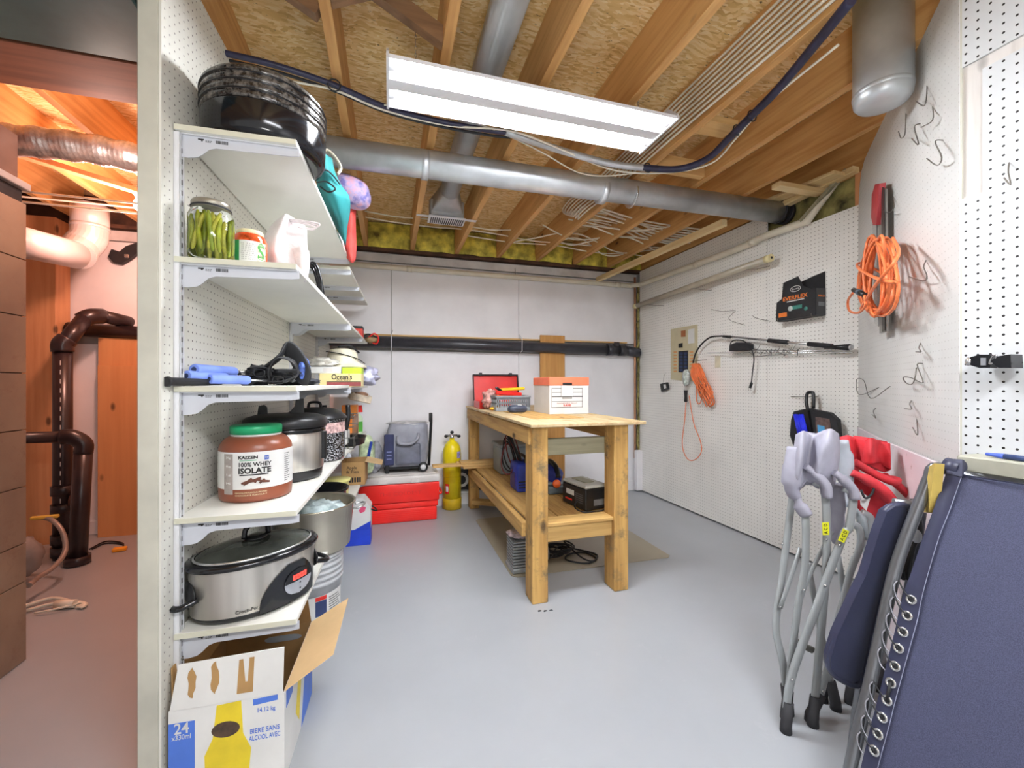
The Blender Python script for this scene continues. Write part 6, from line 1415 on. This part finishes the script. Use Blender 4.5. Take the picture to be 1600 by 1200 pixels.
# ================================================================ UTILITY ROOM BEHIND THE PARTITION
FUR = NT('furnace_panel'); c = FUR.ramp(FUR.noise(2.2, 5), [(.3, '7f6a5a'), (.7, 'a08a74')]); c = FUR.mix(FUR.ramp(FUR.noise(14, 6, None, .75), [(.55, 0.0), (.7, .6)]), c, '7d6252'); FUR.base(c); FUR = FUR.p(.55)
t = thing('furnace_cabinet', 'tall brown panelled furnace cabinet in the utility room', 'furnace', (-1.9, 1.35, 0))
fx = -1.452; fy = 2.235
wp_(M().box((-2.4, .5, .0), (fx-.012, fy, 1.955)), 'cabinet_core', BLKM, t)
z_ = .0
for k, h in enumerate((.33, .16, .235, .235, .235, .235, .235, .235)):
    wp_(M().box((fx-.012, .5, z_+.002), (fx, fy+.004, z_+h-.002), bev=.001), 'panel', FUR, t); z_ += h
wp_(M().box((-2.4, .5, 1.955), (fx+.012, fy+.012, 1.985), bev=.003), 'flange', GALV, t)
wp_(M().box((-2.38, .5, 1.985), (fx-.01, fy-.02, 2.172), bev=.003), 'plenum', mat('brown_plenum', '6f5a50', .5, .2, .15, 5), t)
solo(M().box((-3.2, 1.12, 2.18), (-.66, 1.62, 2.372), bev=.004), 'trunk_duct', mat('teal_grey_duct', '4c7276', .4, .5, .12, 4), 'wide rectangular blue-grey trunk duct below the utility room ceiling', 'duct', (-1.9, 1.4, 2.18))
solo(M().box((-3.2, 1.66, 2.20), (-.66, 1.90, 2.376), bev=.003), 'ceiling_beam', wood('reddish_beam', '5c3a2a', '87583f', 0, True, .7, .7), 'broad reddish brown timber beam beside the trunk duct', 'beam', (-1.9, 1.78, 2.2))
# foil flexible duct
pts = [(-1.60, 2.33, 2.20), (-1.3, 2.36, 2.22), (-1.0, 2.40, 2.20), (-.66, 2.44, 2.17)]
sp = spline(pts, 50); rr = [.062+.0022*(k % 2)+.003*sin(k*.37)+.001*sin(k*2.1) for k in range(len(sp))]
solo(M().tube(sp, rr, 20), 'flexible_duct', FOIL, 'crinkled silver foil flexible duct under the utility room joists', 'duct', pts[0])
# vent pipe with elbow
VP = mat('white_vent_metal', 'd3cdcb', .35, .3, .05, 5)
v1 = at(141, 330, 2.85); 
t = thing('vent_pipe', 'white sheet metal vent pipe with an elbow dropping from the ceiling', 'pipe', (v1.x, v1.y, 2.0))
zc = at(141, 383, 2.85).z
wp_(M().tube([(v1.x, v1.y, 2.37), (v1.x, v1.y, zc+.10)], .098, 28), 'vertical_length', VP, t)
e0 = V((v1.x, v1.y, zc+.10)); e1 = at(118, 398, 2.72); e2 = at(55, 383, 2.45)
wp_(M().tube(spline([e0+V((0, 0, .01)), e0+V((-.005, -.01, -.06)), V((v1.x-.03, v1.y-.04, zc-.03)), e1+V((.0, .0, .0))], 4), .099, 28, smooth=False), 'elbow', VP, t)
wp_(M().tube([e1, e2, e2+(e2-e1)*.6], .088, 28), 'horizontal_length', VP, t)
wp_(pipe_ring(e0+V((0, 0, .02)), (0, 0, 1), .102, .025), 'joint_band', VP, t)
# orange lit stud by the furnace
solo(M().box((-2.50, 3.80, 0), (-2.30, 3.945, ZC-.03), bev=.003), 'wall_stud', STUDO, 'wide bare timber stud behind the drain stack', 'stud', (-2.4, 3.87, 0))
# drain stack
DP = mat('drain_black_brown', '2e2324', .3, 0, .15, 8)
b0 = onZ(98, 872, 0); b1 = onZ(121, 882, 0)
def U(u, v, d): return at(u, v, d)
d0 = 650*1.15/(872-600)
t = thing('drain_stack', 'dark plastic drain stack with an angled offset along the wall', 'pipe', (b0.x, b0.y, 0))
top = U(99, 545, d0)
pA = U(106, 535, d0+.02); pB = U(133, 497, d0+.18); pC = U(160, 494, d0+.28); pD = U(240, 512, d0+.75)
wp_(M().tube([(b0.x, b0.y, 0.0), (b0.x, b0.y, top.z)], .048, 24), 'vertical_length', DP, t)
wp_(M().tube(spline([(b0.x, b0.y, top.z-.02), (b0.x, b0.y, top.z+.03), pA+V((0, 0, .02))], 4), .056, 22), 'elbow', DP, t)
wp_(M().tube([V((b0.x, b0.y, top.z+.02)), pB], .047, 22), 'sloping_length', DP, t)
wp_(M().tube(spline([pB-V((.02, 0, .02)), pB+V((.02, .02, .015)), pC], 4), .055, 22), 'elbow', DP, t)
wp_(M().tube([pC, pD], .045, 22), 'sloping_length', DP, t)
for z_ in (.02, .30, .42, .10): wp_(pipe_ring((b0.x, b0.y, z_+.03), (0, 0, 1), .058, .06), 'coupling', DP, t)
for f in (.0,): wp_(M().tube([(b0.x+.04, b0.y, .38), (b0.x+.11, b0.y+.02, .375)], .045, 20), 'branch', mat('rusty_branch', '6b4334', .5, 0, .2), t)
m = M(); 
for k in range(16): m.box((b0.x+.014, b0.y-.048, top.z-.08-.06*k-.03), (b0.x+.0165, b0.y-.0455, top.z-.08-.06*k), )
wp_(m, 'printed_line', WPRINT, t, 'stuff')
t = thing('waste_pipe', 'second dark drain pipe bending down from the furnace to the floor', 'pipe', (b1.x, b1.y, 0))
d1 = 650*1.15/282
el_ = U(127, 688, d1+.02)
wp_(M().tube([(b1.x, b1.y, 0), (b1.x+.03, b1.y, el_.z-.06)], .046, 24), 'vertical_length', DP, t)
wp_(M().tube(spline([(b1.x+.03, b1.y, el_.z-.08), (b1.x+.03, b1.y, el_.z-.02), (b1.x-.02, b1.y-.01, el_.z+.025), (b1.x-.07, b1.y-.02, el_.z+.03)], 4), .047, 22), 'elbow', DP, t)
wp_(M().tube([(b1.x-.06, b1.y-.02, el_.z+.03), (b1.x-.6, b1.y-.12, el_.z+.04)], .035, 22), 'horizontal_length', DP, t)
wp_(pipe_ring((b1.x, b1.y, .03), (0, 0, 1), .064, .05), 'floor_collar', DP, t)
# black pipe recess line of the back wall carried on here
wp2 = M().tube([(-2.28, 3.89, 1.56), (-.66, 3.895, 1.50)], .05, 20)
solo(wp2, 'old_drain_pipe', DP, 'dark drain pipe running level on the pink lit wall', 'pipe', (-1.5, 3.89, 1.5))
# plywood panels leaning
solo(M().box((-2.09, 3.86, 0.0), (-.70, 3.875, 1.29), bev=.001), 'plywood_panel', ORPLY, 'orange plywood panel leaning on the wall below the drain pipe', 'plywood', (-1.3, 3.86, 0))
solo(M().box((-2.10, 3.885, 0.0), (-.70, 3.90, 1.50), bev=.001), 'taller_plywood_panel', ORPLY, 'taller plywood panel standing behind the front orange one', 'plywood', (-1.3, 3.89, 0))
solo(M().tube(spline([V((-1.45, 3.855, .99)), V((-1.41, 3.84, .97)), V((-1.39, 3.845, 1.0)), V((-1.40, 3.85, 1.03))], 5), .006, 8), 'hook', BLKM, 'small dark hook screwed to the orange plywood', 'hook', (-1.42, 3.85, 1.0))
# black scissor bracket on wall
q = onY(205, 405, 3.94)
t = thing('wall_bracket', 'black metal bracket clamped to the wall near the post', 'bracket', q)
M().prism([(-.13, .0), (-.11, .06), (-.06, .045), (-.02, .09), (.08, .14), (.14, .17), (.14, .10), (.06, .05), (0, -.01), (-.05, -.05), (-.10, -.04)], .03, basis((0, 0, 0), (1, 0, 0), (0, 0, 1))).build('bracket_arm', BLKM, t)
M().box((-.03, -.035, .0), (.0, 0, .03), bev=.004).build('bolt', CHROME, t)
M().box((.05, -.03, .19), (.20, 0, .24), bev=.01).build('upper_arm', BLKM, t)
# cords and hose on floor
h0 = onZ(52, 905, 0)
solo(M().tube(spline([at(58, 808, 2.5), at(80, 812, 2.5), at(97, 830, 2.48), at(102, 860, 2.45), at(85, 885, 2.35), at(60, 902, 2.25), at(45, 915, 2.15)], 6), .013, 10), 'corrugated_hose', mat('hose_grey', '9c8f86', .4, .3, .1), 'grey curved hose coming out beside the furnace', 'hose', h0)
solo(M().cb(at(70, 808, 2.5), (.12, .03, .02), (0, .05, .3), .005), 'yellow_fitting', mat('yellow_fitting', 'd9b44a', .4), 'yellow fitting at the end of the curved hose', 'fitting', at(70, 808, 2.5))
for k in range(3):
    p = [onZ(30+12*k, 950+4*k, .012), onZ(80, 935+9*k, .02), onZ(112, 940+3*k, .02), onZ(128, 942, .014), onZ(134-2*k, 945+2*k, .012), onZ(120, 948, .010)]
    solo(M().tube(spline(p, 5), .009 if k < 2 else .005, 8), 'white_cable', NM, ('thick white cord end lying on the utility room floor', 'white cord looping behind the thick cord end', 'thin white cord beside the other two on the floor')[k], 'cord', p[0])
solo(M().tube([onZ(88, 944, .022), onZ(118, 943, .022)], .020, 12), 'cord_connector', NM, 'white cord connector lying on the utility room floor', 'connector', onZ(100, 944, 0))
solo(M().cb(onZ(187, 858, .014), (.075, .04, .026), (0, 0, .2), .006), 'orange_block', mat('amber_plastic', 'f0a020', .4), 'small amber plastic block on the floor near the plywood', 'block', onZ(187, 858, 0))
for k in range(2):
    p = [onZ(140+4*k, 858, .006), onZ(165, 846+3*k, .006), onZ(190, 848+2*k, .006), onZ(193, 855, .006)]
    solo(M().tube(spline(p, 6), .005, 7), 'thin_cable', BLKM, ('thin dark cable curving on the floor to the amber block', 'second thin dark cable curving just in front of the first')[k], 'cable', p[0])
solo(M().blob(at(40, 870, 2.4), (.07, .07, .11), .2, 3, 2, 20, 12), 'condensate_pump', mat('pump_case', '8d8580', .5), 'grey condensate pump half hidden beside the furnace', 'pump', at(40, 890, 2.4))
# wires under the joists and a bare bulb
for k, (z_, y) in enumerate(((2.19, 2.9), (2.15, 2.95), (2.30, 3.3))):
    pts = [(-2.4, y, z_), (-1.8, y+.03, z_+.01), (-1.2, y, z_+.0), (-.66, y-.02, z_+.02)]
    solo(M().tube(spline(pts, 5), .006, 6), 'white_wire', NM, ('upper white wire crossing the utility room below the joists', 'lower white wire crossing the utility room below the joists', 'white wire strung by the back of the utility room ceiling')[k], 'wire', pts[0])
strap((-2.1, 2.55, 2.345), (-.85, 3.75, 2.345), .05, .03, 'diagonal_brace', 'diagonal timber brace under the utility room joists', STUDO)
t = thing('bare_bulb', 'glowing bare bulb in a ceiling holder behind the post', 'light bulb', (-1.50, 3.17, 2.38))
M().lathe([(.05, -.005), (.055, -.02), (.03, -.05), (.022, -.07)], 24).build('lamp_holder', WPRINT, t)
M().blob((0, 0, -.105), (.034, .034, .042), 0).build('bulb', glow('bulb_glass', 'ffe6cc', 14), t)
